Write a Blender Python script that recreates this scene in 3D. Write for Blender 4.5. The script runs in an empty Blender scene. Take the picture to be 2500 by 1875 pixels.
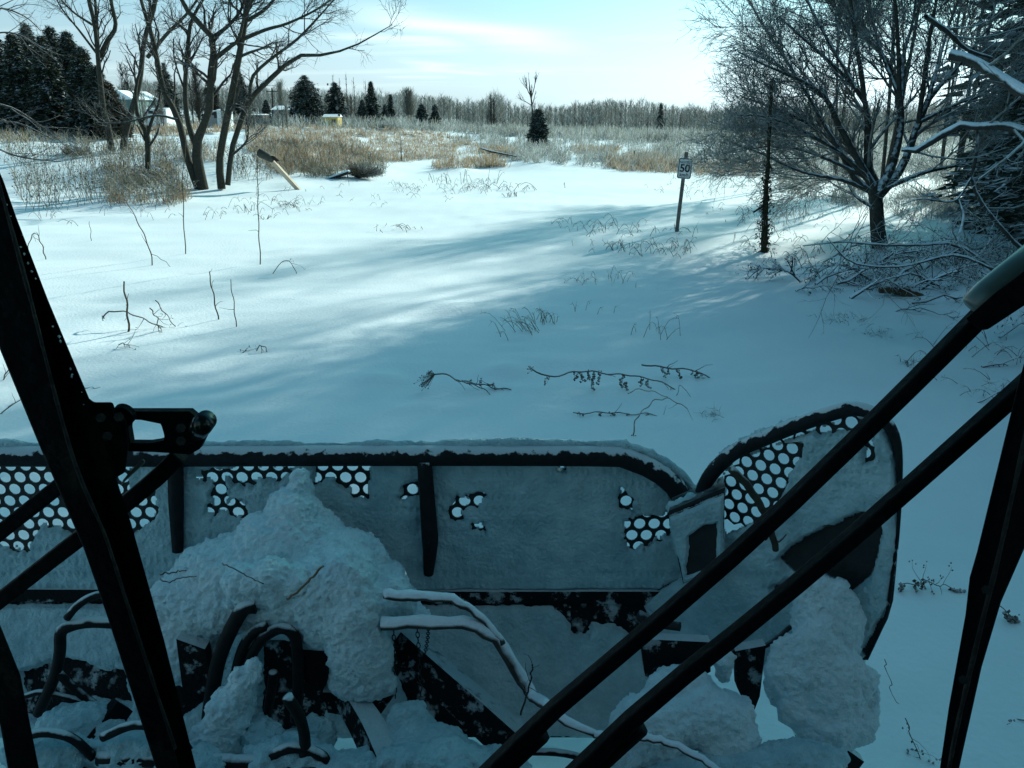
import bpy, math, random
import numpy as np
from mathutils import Vector
R_ = math.radians
scene = bpy.context.scene
COL = scene.collection
random.seed(7)
rng = np.random.default_rng(11)

# ------------------------------------------------------------------ camera, light, exposure
CAM = np.array([0.0, 0.0, 3.0]); TH = R_(17.6); F = 2080.0
SUN_AZ, SUN_EL = 37.0, 23.0
cd = bpy.data.cameras.new("camera"); cam = bpy.data.objects.new("camera", cd); COL.objects.link(cam)
cam.location = CAM.tolist(); cam.rotation_euler = (R_(90) - TH, 0, 0)
cd.sensor_width = 36; cd.lens = 36 * F / 2500; cd.clip_start = 0.02; cd.clip_end = 3000
scene.camera = cam
world = bpy.data.worlds.new("World"); scene.world = world; world.use_nodes = True
wn = world.node_tree; wn.nodes.clear(); WL = wn.links
def wnode(t, **k):
    n = wn.nodes.new(t)
    for a, b in k.items(): setattr(n, a, b)
    return n
wo = wnode("ShaderNodeOutputWorld"); bg = wnode("ShaderNodeBackground"); bg.inputs[1].default_value = 0.056
sky = wnode("ShaderNodeTexSky", sky_type='NISHITA', sun_disc=False)
sky.sun_elevation = R_(SUN_EL); sky.sun_rotation = R_(SUN_AZ); sky.air_density = 1.0; sky.dust_density = 2.0; sky.ozone_density = 1.5
tint = wnode("ShaderNodeMix", data_type='RGBA', blend_type='MULTIPLY'); tint.inputs[0].default_value = 1.0
tint.inputs[7].default_value = (0.46, 1.34, 1.36, 1)
WL.new(sky.outputs[0], tint.inputs[6])
geo = wnode("ShaderNodeTexCoord"); sep = wnode("ShaderNodeSeparateXYZ"); WL.new(geo.outputs['Generated'], sep.inputs[0])
def wm(op, a, b=None, c=None):
    n = wnode("ShaderNodeMath", operation=op)
    for i, v in enumerate((a, b, c)):
        if v is None: continue
        if isinstance(v, (int, float)): n.inputs[i].default_value = v
        else: WL.new(v, n.inputs[i])
    return n.outputs[0]
zc = wm('MAXIMUM', sep.outputs[2], 0.02)
cu = wm('DIVIDE', sep.outputs[0], wm('ADD', zc, 0.04)); cv = wm('DIVIDE', sep.outputs[1], wm('ADD', zc, 0.04))
comb = wnode("ShaderNodeCombineXYZ"); WL.new(wm('MULTIPLY', wm('ADD', cu, wm('MULTIPLY', cv, 0.25)), 0.16), comb.inputs[0])
WL.new(wm('MULTIPLY', wm('SUBTRACT', cv, wm('MULTIPLY', cu, -0.18)), 0.75), comb.inputs[1])
nz = wnode("ShaderNodeTexNoise"); nz.inputs['Scale'].default_value = 0.9; nz.inputs['Detail'].default_value = 5; nz.inputs['Roughness'].default_value = 0.48
WL.new(comb.outputs[0], nz.inputs['Vector'])
bw = wnode("ShaderNodeRGBToBW"); WL.new(sky.outputs[0], bw.inputs[0]); lum = wm('MULTIPLY', wm('POWER', bw.outputs[0], 0.45), 3.05)
hz = wnode("ShaderNodeCombineXYZ"); zz_ = wm('MINIMUM', zc, 0.3); WL.new(wm('MULTIPLY', lum, wm('SUBTRACT', 1.42, wm('MULTIPLY', zz_, 3.4))), hz.inputs[0]); WL.new(wm('MULTIPLY', lum, wm('SUBTRACT', 1.54, wm('MULTIPLY', zz_, 2.2))), hz.inputs[1]); WL.new(wm('MULTIPLY', lum, 1.58), hz.inputs[2])
hf = wnode("ShaderNodeMapRange", interpolation_type='SMOOTHSTEP'); hf.inputs[1].default_value = 0.0; hf.inputs[2].default_value = 0.34; hf.inputs[3].default_value = 1.0; hf.inputs[4].default_value = 0.0; WL.new(sep.outputs[2], hf.inputs[0])
base = wnode("ShaderNodeMix", data_type='RGBA'); WL.new(hf.outputs[0], base.inputs[0]); WL.new(tint.outputs[2], base.inputs[6]); WL.new(hz.outputs[0], base.inputs[7])
cr = wnode("ShaderNodeValToRGB"); cr.color_ramp.elements[0].position = 0.53; cr.color_ramp.elements[1].position = 0.70
cr.color_ramp.elements[1].color = (0.75, 0.75, 0.75, 1)
WL.new(nz.outputs[0], cr.inputs[0])
cm = wnode("ShaderNodeMix", data_type='RGBA'); azr = wm('DIVIDE', sep.outputs[0], wm('MAXIMUM', sep.outputs[1], 0.05)); streak = None
for a0, w_, e0, sl_, h_, k_ in ((-2.6, 6.6, 4.9, -.13, .62, 1.0), (-7.0, 4.4, 4.2, -.03, .26, .75), (-4.0, 2.8, 2.85, -.10, .20, .7), (1.2, 1.8, 2.8, -.03, .16, .6), (-6, 2.2, 2.2, 0, .13, .5)):
    da = wm('DIVIDE', wm('SUBTRACT', azr, math.tan(R_(a0))), R_(w_)); q1 = wm('POWER', 2.718, wm('MULTIPLY', wm('POWER', wm('ABSOLUTE', da), 4.0), -1.0))
    de = wm('SUBTRACT', wm('ADD', sep.outputs[2], wm('MULTIPLY', wm('SUBTRACT', nz.outputs[0], .5), .035)), wm('ADD', wm('MULTIPLY', wm('SUBTRACT', azr, math.tan(R_(a0))), sl_), math.sin(R_(e0))))
    q2 = wm('POWER', 2.718, wm('MULTIPLY', wm('POWER', wm('ABSOLUTE', wm('DIVIDE', de, R_(h_))), 2.0), -1.0)); q = wm('MULTIPLY', wm('MULTIPLY', q1, q2), k_)
    streak = q if streak is None else wm('MAXIMUM', streak, q)
WL.new(wm('MAXIMUM', wm('MULTIPLY', cr.outputs[0], .45), wm('MULTIPLY', streak, wm('GREATER_THAN', sep.outputs[1], 0.1))), cm.inputs[0]); WL.new(base.outputs[2], cm.inputs[6])
cm.inputs[7].default_value = (12.5, 13.2, 13.2, 1)
WL.new(cm.outputs[2], bg.inputs[0]); WL.new(bg.outputs[0], wo.inputs[0])
sl = bpy.data.lights.new("sun", 'SUN'); sun = bpy.data.objects.new("sun", sl); COL.objects.link(sun)
sl.energy = 4.0; sl.angle = R_(0.8); sl.color = (1.0, 0.92, 0.83)
sdir = Vector((math.sin(R_(SUN_AZ)) * math.cos(R_(SUN_EL)), math.cos(R_(SUN_AZ)) * math.cos(R_(SUN_EL)), math.sin(R_(SUN_EL))))
sun.rotation_euler = sdir.to_track_quat('Z', 'Y').to_euler(); sun.location = (0, 0, 30)
vs = scene.view_settings; scene.display_settings.display_device = 'sRGB'
vs.view_transform = 'Standard'; vs.look = 'None'; vs.gamma = 1; vs.use_curve_mapping = False; vs.exposure = 0.80
scene.cycles.max_bounces = 6; scene.cycles.transparent_max_bounces = 8

# ------------------------------------------------------------------ noise and terrain
_T = np.random.default_rng(5).random((256, 256))
def vn(x, y, s=0):
    x = np.asarray(x, float) + s * 17.3; y = np.asarray(y, float) + s * 9.7
    xi = np.floor(x).astype(int); yi = np.floor(y).astype(int); fx = x - xi; fy = y - yi
    fx = fx * fx * (3 - 2 * fx); fy = fy * fy * (3 - 2 * fy)
    a = _T[xi % 256, yi % 256]; b = _T[(xi + 1) % 256, yi % 256]; c = _T[xi % 256, (yi + 1) % 256]; d = _T[(xi + 1) % 256, (yi + 1) % 256]
    return (a * (1 - fx) + b * fx) * (1 - fy) + (c * (1 - fx) + d * fx) * fy - 0.5
def ss(v): v = np.clip(v, 0, 1); return v * v * (3 - 2 * v)
MOUNDS = [(7.4, 16.6, .22, 1.3), (9.0, 15.2, .32, 1.5), (9.6, 12.8, .3, 1.3), (8.6, 19.6, .16, 1.0), (6.4, 16.2, .10, .7), (8.2, 14.0, .2, 1.0), (-18.5, 30, .3, 1.3), (-9.4, 37.6, .18, .5), (-14.8, 43, .3, .9),
          (-3.2, 48, .25, 1.3), (-6.6, 44, .1, 1.0), (2, 52, .3, 2.5), (-1.0, 13.6, .06, .35), (-1.6, 9.6, .07, .3), (-.1, 10.0, .08, .25)]
def H(x, y):
    x = np.asarray(x, float); y = np.asarray(y, float)
    s = ss((y - 50) / 120.0)
    z = s * (0.5 - 0.028 * np.clip(x, -110, 90))
    z = z + 1.25 * ss((y - 33) / 14.0) * ss((-x - 5) / 9.0) * (1 - 0.5 * s)
    z = z + .024 * vn(x / .55, y / .24, 10) * (y < 40) + 0.10 * vn(x / 6, y / 4, 1) + 0.045 * vn(x / 1.9, y / 1.1, 2) + 0.012 * vn(x / .6, y / .35, 3)
    rough = ss((y - 44) / 8.0) + ss((-x - 5.5) / 5.0) * ss((y - 24) / 5) * .6
    z = z + rough * (0.30 * vn(x / 3.1, y / 2.3, 4) + 0.16 * vn(x / 1.2, y / 1.0, 5))
    z = z + (.16 * vn(x / .45, y / .38, 6) + .10 * vn(x / .2, y / .18, 7)) * np.exp(-((x - 8.6) / 2.3) ** 4 - ((y - 15.3) / 3.2) ** 4)
    z = z + .05 * np.exp(-((x + 5) / 9) ** 4 - ((y - 26) / 9) ** 4) * np.maximum(0, vn(x / .5, y / .3, 9) - .1)
    for mx, my, a, r in MOUNDS:
        z = z + a * np.exp(-((x - mx) ** 2 + (y - my) ** 2) / (r * r))
    return z

def ray(px, py):
    v = (937.5 - py) / F
    return np.array([(px - 1250) / F, math.cos(TH) + v * math.sin(TH), -math.sin(TH) + v * math.cos(TH)])
def P(px, py, Y):
    d = ray(px, py); return CAM + d * (Y / d[1])
def mpp(py, Y):                                   # metres per photo pixel at distance Y
    return Y / ray(1250, py)[1] / F
def G(px, py):                                    # the ground point that the pixel sees
    d = ray(px, py); t = 2.0
    while t < 900:
        p = CAM + d * t
        if p[2] < float(H(p[0], p[1])): break
        t *= 1.004
    p = CAM + d * t; p[2] = float(H(p[0], p[1])); return p
def Gm(px, py):                                   # the same for many pixels
    px = np.asarray(px, float); py = np.asarray(py, float); v = (937.5 - py) / F
    D = np.stack([(px - 1250) / F, math.cos(TH) + v * math.sin(TH), -math.sin(TH) + v * math.cos(TH)], 1)
    t = np.full(len(px), 3.0); live = np.ones(len(px), bool)
    for _ in range(900):
        Q = CAM + D * t[:, None]; live &= Q[:, 2] > H(Q[:, 0], Q[:, 1])
        if not live.any(): break
        t[live] *= 1.006
        live &= t < 700
    Q = CAM + D * t[:, None]; Q[:, 2] = H(Q[:, 0], Q[:, 1]); return Q, t

# ------------------------------------------------------------------ materials
def mat(name, base, rough=0.8, var=None, vscale=8.0, bump=0.0, bscale=40.0, frost=0.0, fcol=(0.8, 0.84, 0.88), metal=0.0, fth=0.25, spec=0.4, fnoise=9.0, soft=0.25, rnd=0.0, trans=0.0, ramp=(.36, .66)):
    m = bpy.data.materials.new(name); m.use_nodes = True; t = m.node_tree; n = t.nodes; l = t.links
    b = n["Principled BSDF"]; b.inputs["Roughness"].default_value = rough; b.inputs["Metallic"].default_value = metal
    b.inputs["Specular IOR Level"].default_value = spec
    tc = n.new("ShaderNodeTexCoord"); col = None
    if var is not None:
        x = n.new("ShaderNodeTexNoise"); x.inputs["Scale"].default_value = vscale; x.inputs["Detail"].default_value = 6; x.inputs["Roughness"].default_value = .65
        l.new(tc.outputs["Object"], x.inputs["Vector"])
        r = n.new("ShaderNodeValToRGB"); r.color_ramp.elements[0].position = ramp[0]; r.color_ramp.elements[1].position = ramp[1]
        r.color_ramp.elements[0].color = (*base, 1); r.color_ramp.elements[1].color = (*var, 1); l.new(x.outputs[0], r.inputs[0]); col = r.outputs[0]
    if frost > 0:
        g = n.new("ShaderNodeNewGeometry"); s = n.new("ShaderNodeSeparateXYZ"); l.new(g.outputs["Normal"], s.inputs[0])
        x = n.new("ShaderNodeTexNoise"); x.inputs["Scale"].default_value = fnoise; x.inputs["Detail"].default_value = 4; l.new(tc.outputs["Object"], x.inputs["Vector"])
        a = n.new("ShaderNodeMath"); a.operation = 'MULTIPLY_ADD'; l.new(x.outputs[0], a.inputs[0]); a.inputs[1].default_value = 1.3; a.inputs[2].default_value = -0.65
        ad = n.new("ShaderNodeMath"); ad.operation = 'ADD'; l.new(s.outputs[2], ad.inputs[0]); l.new(a.outputs[0], ad.inputs[1])
        mr = n.new("ShaderNodeMapRange"); mr.inputs[1].default_value = fth; mr.inputs[2].default_value = fth + soft; mr.inputs[4].default_value = frost; l.new(ad.outputs[0], mr.inputs[0])
        mx = n.new("ShaderNodeMix"); mx.data_type = 'RGBA'; l.new(mr.outputs[0], mx.inputs[0]); mx.inputs[6].default_value = (*base, 1); mx.inputs[7].default_value = (*fcol, 1)
        if col is not None: l.new(col, mx.inputs[6])
        col = mx.outputs[2]
    if col is None: b.inputs["Base Color"].default_value = (*base, 1)
    else: l.new(col, b.inputs["Base Color"])
    if bump > 0:
        x = n.new("ShaderNodeTexNoise"); x.inputs["Scale"].default_value = bscale; x.inputs["Detail"].default_value = 5; l.new(tc.outputs["Object"], x.inputs["Vector"])
        bp = n.new("ShaderNodeBump"); bp.inputs["Strength"].default_value = bump; bp.inputs["Distance"].default_value = .02; l.new(x.outputs[0], bp.inputs["Height"]); l.new(bp.outputs[0], b.inputs["Normal"])
    if trans > 0:
        tl = n.new("ShaderNodeBsdfTranslucent"); tl.inputs[0].default_value = (*base, 1)
        if col is not None: l.new(col, tl.inputs[0])
        mm = n.new("ShaderNodeMixShader"); mm.inputs[0].default_value = trans
        l.new(b.outputs[0], mm.inputs[1]); l.new(tl.outputs[0], mm.inputs[2]); l.new(mm.outputs[0], n["Material Output"].inputs[0])
    return m
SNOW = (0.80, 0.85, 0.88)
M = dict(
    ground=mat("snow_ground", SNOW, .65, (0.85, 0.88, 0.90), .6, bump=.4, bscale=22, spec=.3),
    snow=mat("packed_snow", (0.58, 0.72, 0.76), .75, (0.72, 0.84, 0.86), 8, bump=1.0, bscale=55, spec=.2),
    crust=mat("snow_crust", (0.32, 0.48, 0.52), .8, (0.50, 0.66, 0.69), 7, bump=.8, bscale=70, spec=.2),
    bark=mat("bark", (.020, .020, .015), .95, (.050, .048, .034), 14, bump=.8, bscale=30, frost=.5, fth=.55),
    twig=mat("twig", (.022, .021, .017), .95, (.055, .05, .038), 9, frost=.4, fth=.5),
    fbark=mat("frosted_bark", (.025, .024, .02), .9, (.06, .055, .045), 12, bump=.8, bscale=30, frost=.9, fth=.35),
    ftwig=mat("frosted_twig", (.10, .105, .09), .7, (.30, .31, .28), 9, frost=1, fth=.12, soft=.5, fcol=(.75,.8,.8), trans=.25),
    sbark=mat("snow_laden_bark", (.03, .03, .026), .9, (.06, .055, .045), 12, frost=1, fth=-.05, soft=.35, fnoise=6, bump=.6),
    needle=mat("needles", (.012, .022, .013), .9, (.045, .048, .026), .6, spec=.15, frost=.45, fth=.6, fnoise=2),
    fneedle=mat("frosted_needles", (.012, .024, .016), .85, (.03, .045, .03), 2.0, frost=.75, fth=.35, fnoise=3, soft=.5),
    rust=mat("brown_needles", (.03, .025, .012), .85, (.06, .045, .02), 2.0),
    tan=mat("dry_grass", (.24, .15, .08), .9, (.50, .37, .23), 1.3, trans=.35, frost=.6, fth=.2, fnoise=3),
    tan2=mat("straw_grass", (.20, .13, .07), .9, (.38, .28, .17), 1.5, trans=.35, frost=.5, fth=.35, fnoise=3),
    scrub=mat("frosted_scrub", (.17, .17, .14), .9, (.38, .38, .34), .5, trans=.4, frost=.8, fth=.1, fnoise=2, soft=.6),
    wood_far=mat("far_wood", (.13, .125, .10), .9, (.25, .25, .22), .12, trans=.25, frost=.5, fth=.2, fnoise=1),
    weed=mat("weed_stem", (.045, .035, .022), .9, (.12, .09, .055), 5, frost=.45, fth=.4),
    weedpale=mat("pale_weed", (.16, .13, .08), .9, (.3, .26, .18), 5, frost=.5, fth=.4),
    green=mat("snowy_evergreen", (.02, .045, .03), .8, (.05, .08, .05), 5, frost=.9, fth=.2, soft=.4),
    black=mat("black_paint", (.003, .005, .006), .7, (.007, .009, .010), 12, bump=.25, bscale=60, spec=.08),
    steel=mat("dark_steel", (.008, .012, .013), .7, (.018, .022, .022), 14, bump=.3, bscale=80, frost=.35, fth=.7, fcol=(.5, .55, .58)),
    rail=mat("rail_paint", (.007, .011, .013), .7, (.014, .018, .02), 10, spec=.15, bump=.3, bscale=90, frost=.9, fth=.52, fcol=(.6, .66, .68), fnoise=26, soft=.12),
    hose=mat("rubber_hose", (.005, .008, .009), .6, (.010, .013, .013), 20, spec=.12, frost=.9, fth=.55, fcol=(.6, .66, .68), fnoise=14),
    gloss=mat("grey_housing", (.07, .10, .09), .32, (.11, .14, .13), 5, spec=.6),
    rubber=mat("worn_rubber", (.012, .012, .012), .8, (.045, .04, .035), 26, bump=.5, bscale=90),
    ice=mat("icy_strip", (.20, .22, .2), .5, (.32, .34, .30), 30),
    pillar=mat("scuffed_post", (.003, .005, .006), .75, (.030, .030, .024), 9, bump=.3, bscale=60, spec=.1, ramp=(.55, .75)),
    splat=mat("snow_spattered_steel", (.006, .009, .010), .8, (.34, .38, .39), 11, bump=.6, bscale=60, spec=.12, ramp=(.56, .63), frost=.9, fth=.5, fcol=(.55, .62, .64), fnoise=14),
    wood=mat("pale_wood", (.48, .36, .25), .8, (.62, .50, .38), 12, bump=.3),
    sleeve=mat("dark_sleeve", (.03, .035, .03), .8, (.06, .06, .05), 10),
    wrap=mat("dark_wrap", (.02, .012, .015), .7),
    signw=mat("sign_white", (.86, .88, .88), .5, (.9, .9, .9), 6), signb=mat("sign_black", (.015, .017, .02), .6),
    post=mat("sign_post", (.14, .13, .12), .6, (.25, .23, .21), 12, metal=.3),
    vine=mat("vine_bark", (.022, .020, .012), .95, (.05, .045, .02), 14, bump=.9, frost=.15, fth=.7),
    roofsnow=mat("roof_snow", (.8, .84, .88), .7), greenwall=mat("green_siding", (.10, .17, .16), .8), yellow=mat("yellow_siding", (.50, .34, .07), .8),
    greywall=mat("grey_siding", (.25, .25, .24), .8), white=mat("white_siding", (.75, .77, .77), .7), dark=mat("dark_opening", (.02, .02, .022), .7),
    blue=mat("blue_tarp", (.05, .09, .16), .6), fallen=mat("rotten_wood", (.06, .035, .018), .9, (.12, .07, .035), 10, frost=.8, fth=.6),
)
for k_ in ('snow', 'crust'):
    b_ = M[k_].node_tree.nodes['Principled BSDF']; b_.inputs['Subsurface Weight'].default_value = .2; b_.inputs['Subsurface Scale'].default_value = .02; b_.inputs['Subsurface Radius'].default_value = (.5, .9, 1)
gl = bpy.data.materials.new("windshield_glass"); gl.use_nodes = True; gl.node_tree.nodes.clear()
_o = gl.node_tree.nodes.new("ShaderNodeOutputMaterial"); _t = gl.node_tree.nodes.new("ShaderNodeBsdfTransparent"); _t.inputs[0].default_value = (.905, .985, .985, 1)
gl.node_tree.links.new(_t.outputs[0], _o.inputs[0]); M['glass'] = gl
dr = mat("water_drop", (.75, .8, .8), .1); M['drop'] = dr

# ------------------------------------------------------------------ mesh helpers
ORG = {}
def mesh(name, V, FC, m, parent=None, smooth=False, kind=None):
    """FC: list of int arrays, each (n, sides)."""
    V = np.asarray(V, float)
    if parent is not None: V = V - ORG[root_of(parent)]
    me = bpy.data.meshes.new(name); me.vertices.add(len(V)); me.vertices.foreach_set("co", V.astype(np.float32).ravel())
    FC = [np.asarray(f) for f in FC if len(f)]
    loops = np.concatenate([f.ravel() for f in FC]); tot = np.concatenate([np.full(len(f), f.shape[1]) for f in FC])
    start = np.concatenate([[0], np.cumsum(tot)[:-1]])
    me.loops.add(len(loops)); me.loops.foreach_set("vertex_index", loops.astype(np.int32))
    me.polygons.add(len(tot)); me.polygons.foreach_set("loop_start", start.astype(np.int32)); me.polygons.foreach_set("loop_total", tot.astype(np.int32))
    me.polygons.foreach_set("use_smooth", np.full(len(tot), smooth)); me.update(calc_edges=True); me.validate()
    me.materials.append(m); o = bpy.data.objects.new(name, me); COL.objects.link(o)
    if parent is not None: o.parent = parent
    if kind: o['kind'] = kind
    return o
def root_of(o):
    while o.parent is not None: o = o.parent
    return o.name
def tag(o, label=None, cat=None, group=None, kind=None):
    for k, v in (('label', label), ('category', cat), ('group', group), ('kind', kind)):
        if v: o[k] = v
    return o
def thing(name, label, cat, loc=(0, 0, 0), group=None):
    o = bpy.data.objects.new(name, None); COL.objects.link(o); o.location = [float(a) for a in loc]; o.empty_display_size = .1
    ORG[o.name] = np.array([float(a) for a in loc]); return tag(o, label, cat, group)
class MB:
    def __init__(s): s.V = []; s.F = []; s.n = 0
    def add(s, V, FS):
        V = np.asarray(V, float).reshape(-1, 3); s.V.append(V)
        for f in FS: s.F.append(np.asarray(f, int) + s.n)
        s.n += len(V); return s
    def build(s, name, m, parent=None, smooth=False, kind=None):
        by = {}
        for f in s.F:
            if len(f): by.setdefault(f.shape[1], []).append(f)
        return mesh(name, np.concatenate(s.V), [np.concatenate(v) for v in by.values()], m, parent, smooth, kind)
def norm(v): return v / np.maximum(np.linalg.norm(v, axis=-1, keepdims=True), 1e-9)
def tubes(mb, PP, RR, sides=5, close=False, flat=1.0, rot=0.0):
    PP = np.asarray(PP, float); RR = np.asarray(RR, float)
    if PP.ndim == 2: PP = PP[None]; RR = np.broadcast_to(RR, PP.shape[:2])
    if close:
        PP = np.concatenate([PP[:, :1], PP, PP[:, -1:]], 1); RR = np.concatenate([RR[:, :1] * 0 + 1e-5, RR, RR[:, -1:] * 0 + 1e-5], 1)
    n, k = PP.shape[:2]
    T = np.gradient(PP, axis=1)
    if close: T[:, 0] = T[:, 1] = PP[:, 2] - PP[:, 1]; T[:, -1] = T[:, -2] = PP[:, -2] - PP[:, -3]
    T = norm(T); mean = np.abs(norm(T.mean(1))); ref = np.eye(3)[np.argmin(mean, 1)][:, None, :]
    U = norm(np.cross(T, np.broadcast_to(ref, T.shape))); W = np.cross(T, U)
    a = np.arange(sides) * 2 * math.pi / sides + rot
    V = PP[:, :, None] + RR[:, :, None, None] * (U[:, :, None] * np.cos(a)[None, None, :, None] + flat * W[:, :, None] * np.sin(a)[None, None, :, None])
    base = (np.arange(n)[:, None, None] * k + np.arange(k - 1)[None, :, None]) * sides
    i = np.arange(sides)[None, None, :]; j = (i + 1) % sides
    Q = np.stack([base + i, base + j, base + sides + j, base + sides + i], -1).reshape(-1, 4)
    mb.add(V.reshape(-1, 3), [Q]); return mb
def ribbons(mb, PP, WW):
    n, k = PP.shape[:2]
    a = rng.uniform(0, math.pi, n); S = np.stack([np.cos(a), np.sin(a), 0 * a], 1)[:, None, :]
    V = np.stack([PP - S * WW[:, :, None] / 2, PP + S * WW[:, :, None] / 2], 2)
    base = (np.arange(n)[:, None] * k + np.arange(k - 1)[None]) * 2
    mb.add(V.reshape(-1, 3), [np.stack([base, base + 1, base + 3, base + 2], -1).reshape(-1, 4)]); return mb
def sprays(mb, C, D, L, W):
    n = len(C); S = norm(np.cross(D, rng.normal(size=(n, 3))))
    V = np.stack([C - S * W[:, None] / 2, C + S * W[:, None] / 2, C + D * L[:, None]], 1)
    mb.add(V.reshape(-1, 3), [np.arange(3 * n).reshape(-1, 3)]); return mb
_OCT = np.array([[1, 0, 0], [-1, 0, 0], [0, 1, 0], [0, -1, 0], [0, 0, 1], [0, 0, -1]], float)
_OF = np.array([[0, 2, 4], [2, 1, 4], [1, 3, 4], [3, 0, 4], [2, 0, 5], [1, 2, 5], [3, 1, 5], [0, 3, 5]])
def blobs(mb, C, r):
    C = np.asarray(C, float); r = np.broadcast_to(np.asarray(r, float), (len(C),))
    V = C[:, None] + _OCT[None] * r[:, None, None] * rng.uniform(.6, 1.3, (len(C), 6, 1))
    mb.add(V.reshape(-1, 3), [(_OF[None] + np.arange(len(C))[:, None, None] * 6).reshape(-1, 3)]); return mb
def box(mb, c, s, rz=0.0):
    c = np.array(c, float); s = np.array(s, float) / 2
    g = np.array([[x, y, z] for x in (-1, 1) for y in (-1, 1) for z in (-1, 1)], float) * s
    ca, sa = math.cos(rz), math.sin(rz); g = np.stack([g[:, 0] * ca - g[:, 1] * sa, g[:, 0] * sa + g[:, 1] * ca, g[:, 2]], 1) + c
    mb.add(g, [[[0, 1, 3, 2], [4, 6, 7, 5], [0, 4, 5, 1], [2, 3, 7, 6], [0, 2, 6, 4], [1, 5, 7, 3]]]); return mb
def prism(mb, pts, depth):
    """pts: 3-D outline (n,3); depth: extrusion vector. Convex or nearly so."""
    A = np.asarray(pts, float); B = A + np.asarray(depth, float); n = len(A)
    side = np.array([[i, (i + 1) % n, n + (i + 1) % n, n + i] for i in range(n)])
    mb.add(np.concatenate([A, B]), [side, np.arange(n)[None, ::-1], (np.arange(n) + n)[None]]); return mb
def smooth_path(pts, k):
    A = np.asarray(pts, float); n = len(A)
    if n == 2: t = np.linspace(0, 1, k)[:, None]; return A[0] * (1 - t) + A[1] * t
    E = np.concatenate([[2 * A[0] - A[1]], A, [2 * A[-1] - A[-2]]]); seg = np.linalg.norm(np.diff(A[:, :3], axis=0), axis=1)
    cum = np.concatenate([[0], np.cumsum(seg)]); s = np.linspace(0, cum[-1], k); i = np.clip(np.searchsorted(cum, s, 'right') - 1, 0, n - 2)
    u = ((s - cum[i]) / np.maximum(seg[i], 1e-9))[:, None]; p0, p1, p2, p3 = E[i], E[i + 1], E[i + 2], E[i + 3]
    return .5 * (2 * p1 + (p2 - p0) * u + (2 * p0 - 5 * p1 + 4 * p2 - p3) * u * u + (3 * p1 - p0 - 3 * p2 + p3) * u ** 3)
def limbset(spec, Y, k=14, dj=.5, back=False):
    PP, RR = [], []
    for pts in spec:
        A = np.array([[p[0], p[1], p[2]] for p in pts], float); B = smooth_path(A, k)
        ph = rng.uniform(0, 6.28); off = dj * (abs(rng.normal()) + .25 if back else rng.normal()) * np.linspace(0, 1, k) ** 1.2 + .12 * dj * np.sin(np.linspace(0, 5, k) + ph) * np.linspace(0, 1, k)
        PP.append([P(b[0], b[1], Y + o) for b, o in zip(B, off)]); RR.append([max(b[2], .3) * mpp(b[1], Y) for b in B])
    return np.array(PP), np.array(RR)
def grow(PP, RR, nc, L, ang, k=4, up=.1, jit=.18, rs=.6, tmin=.25, rmin=.003, tip=.35, bias=None):
    n, k0 = PP.shape[:2]; idx = np.repeat(np.arange(n), nc); m = len(idx)
    t = rng.uniform(tmin, 1, m) * (k0 - 1.001); i = t.astype(int); f = (t - i)[:, None]
    B = PP[idx, i] * (1 - f) + PP[idx, i + 1] * f; d = norm(PP[idx, i + 1] - PP[idx, i])
    a = R_(1) * rng.uniform(ang[0], ang[1], m)[:, None]; perp = norm(np.cross(d, rng.normal(size=(m, 3))))
    D = d * np.cos(a) + perp * np.sin(a)
    if bias is not None: D = norm(D + np.array(bias))
    r0 = (RR[idx, i] * (1 - f[:, 0]) + RR[idx, i + 1] * f[:, 0]) * rs; r0 = np.maximum(r0, rmin)
    LL = rng.uniform(L[0], L[1], m) * (1.15 - .55 * t / k0); pts = [B]; p = B
    for j in range(1, k):
        D = norm(D + rng.normal(size=(m, 3)) * jit + np.array([0, 0, up])); p = p + D * (LL / (k - 1))[:, None]; pts.append(p)
    return np.stack(pts, 1), r0[:, None] * np.linspace(1, tip, k)[None]

# ------------------------------------------------------------------ the ground
def spaced(c, lo, hi, n, a):
    tl, th = -math.asinh((c - lo) / a), math.asinh((hi - c) / a); return c + a * np.sinh(np.linspace(tl, th, n))
xs = spaced(0, -900, 900, 410, 3.2); ys = spaced(8, -60, 1500, 410, 3.6)
X, Y = np.meshgrid(xs, ys, indexing='ij'); Z = H(X, Y); nx, ny = X.shape
ii = np.arange(nx - 1)[:, None] * ny + np.arange(ny - 1)[None]
mesh("snow_ground", np.stack([X, Y, Z], -1).reshape(-1, 3), [np.stack([ii, ii + ny, ii + ny + 1, ii + 1], -1).reshape(-1, 4)], M['ground'], smooth=True, kind='structure')
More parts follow.
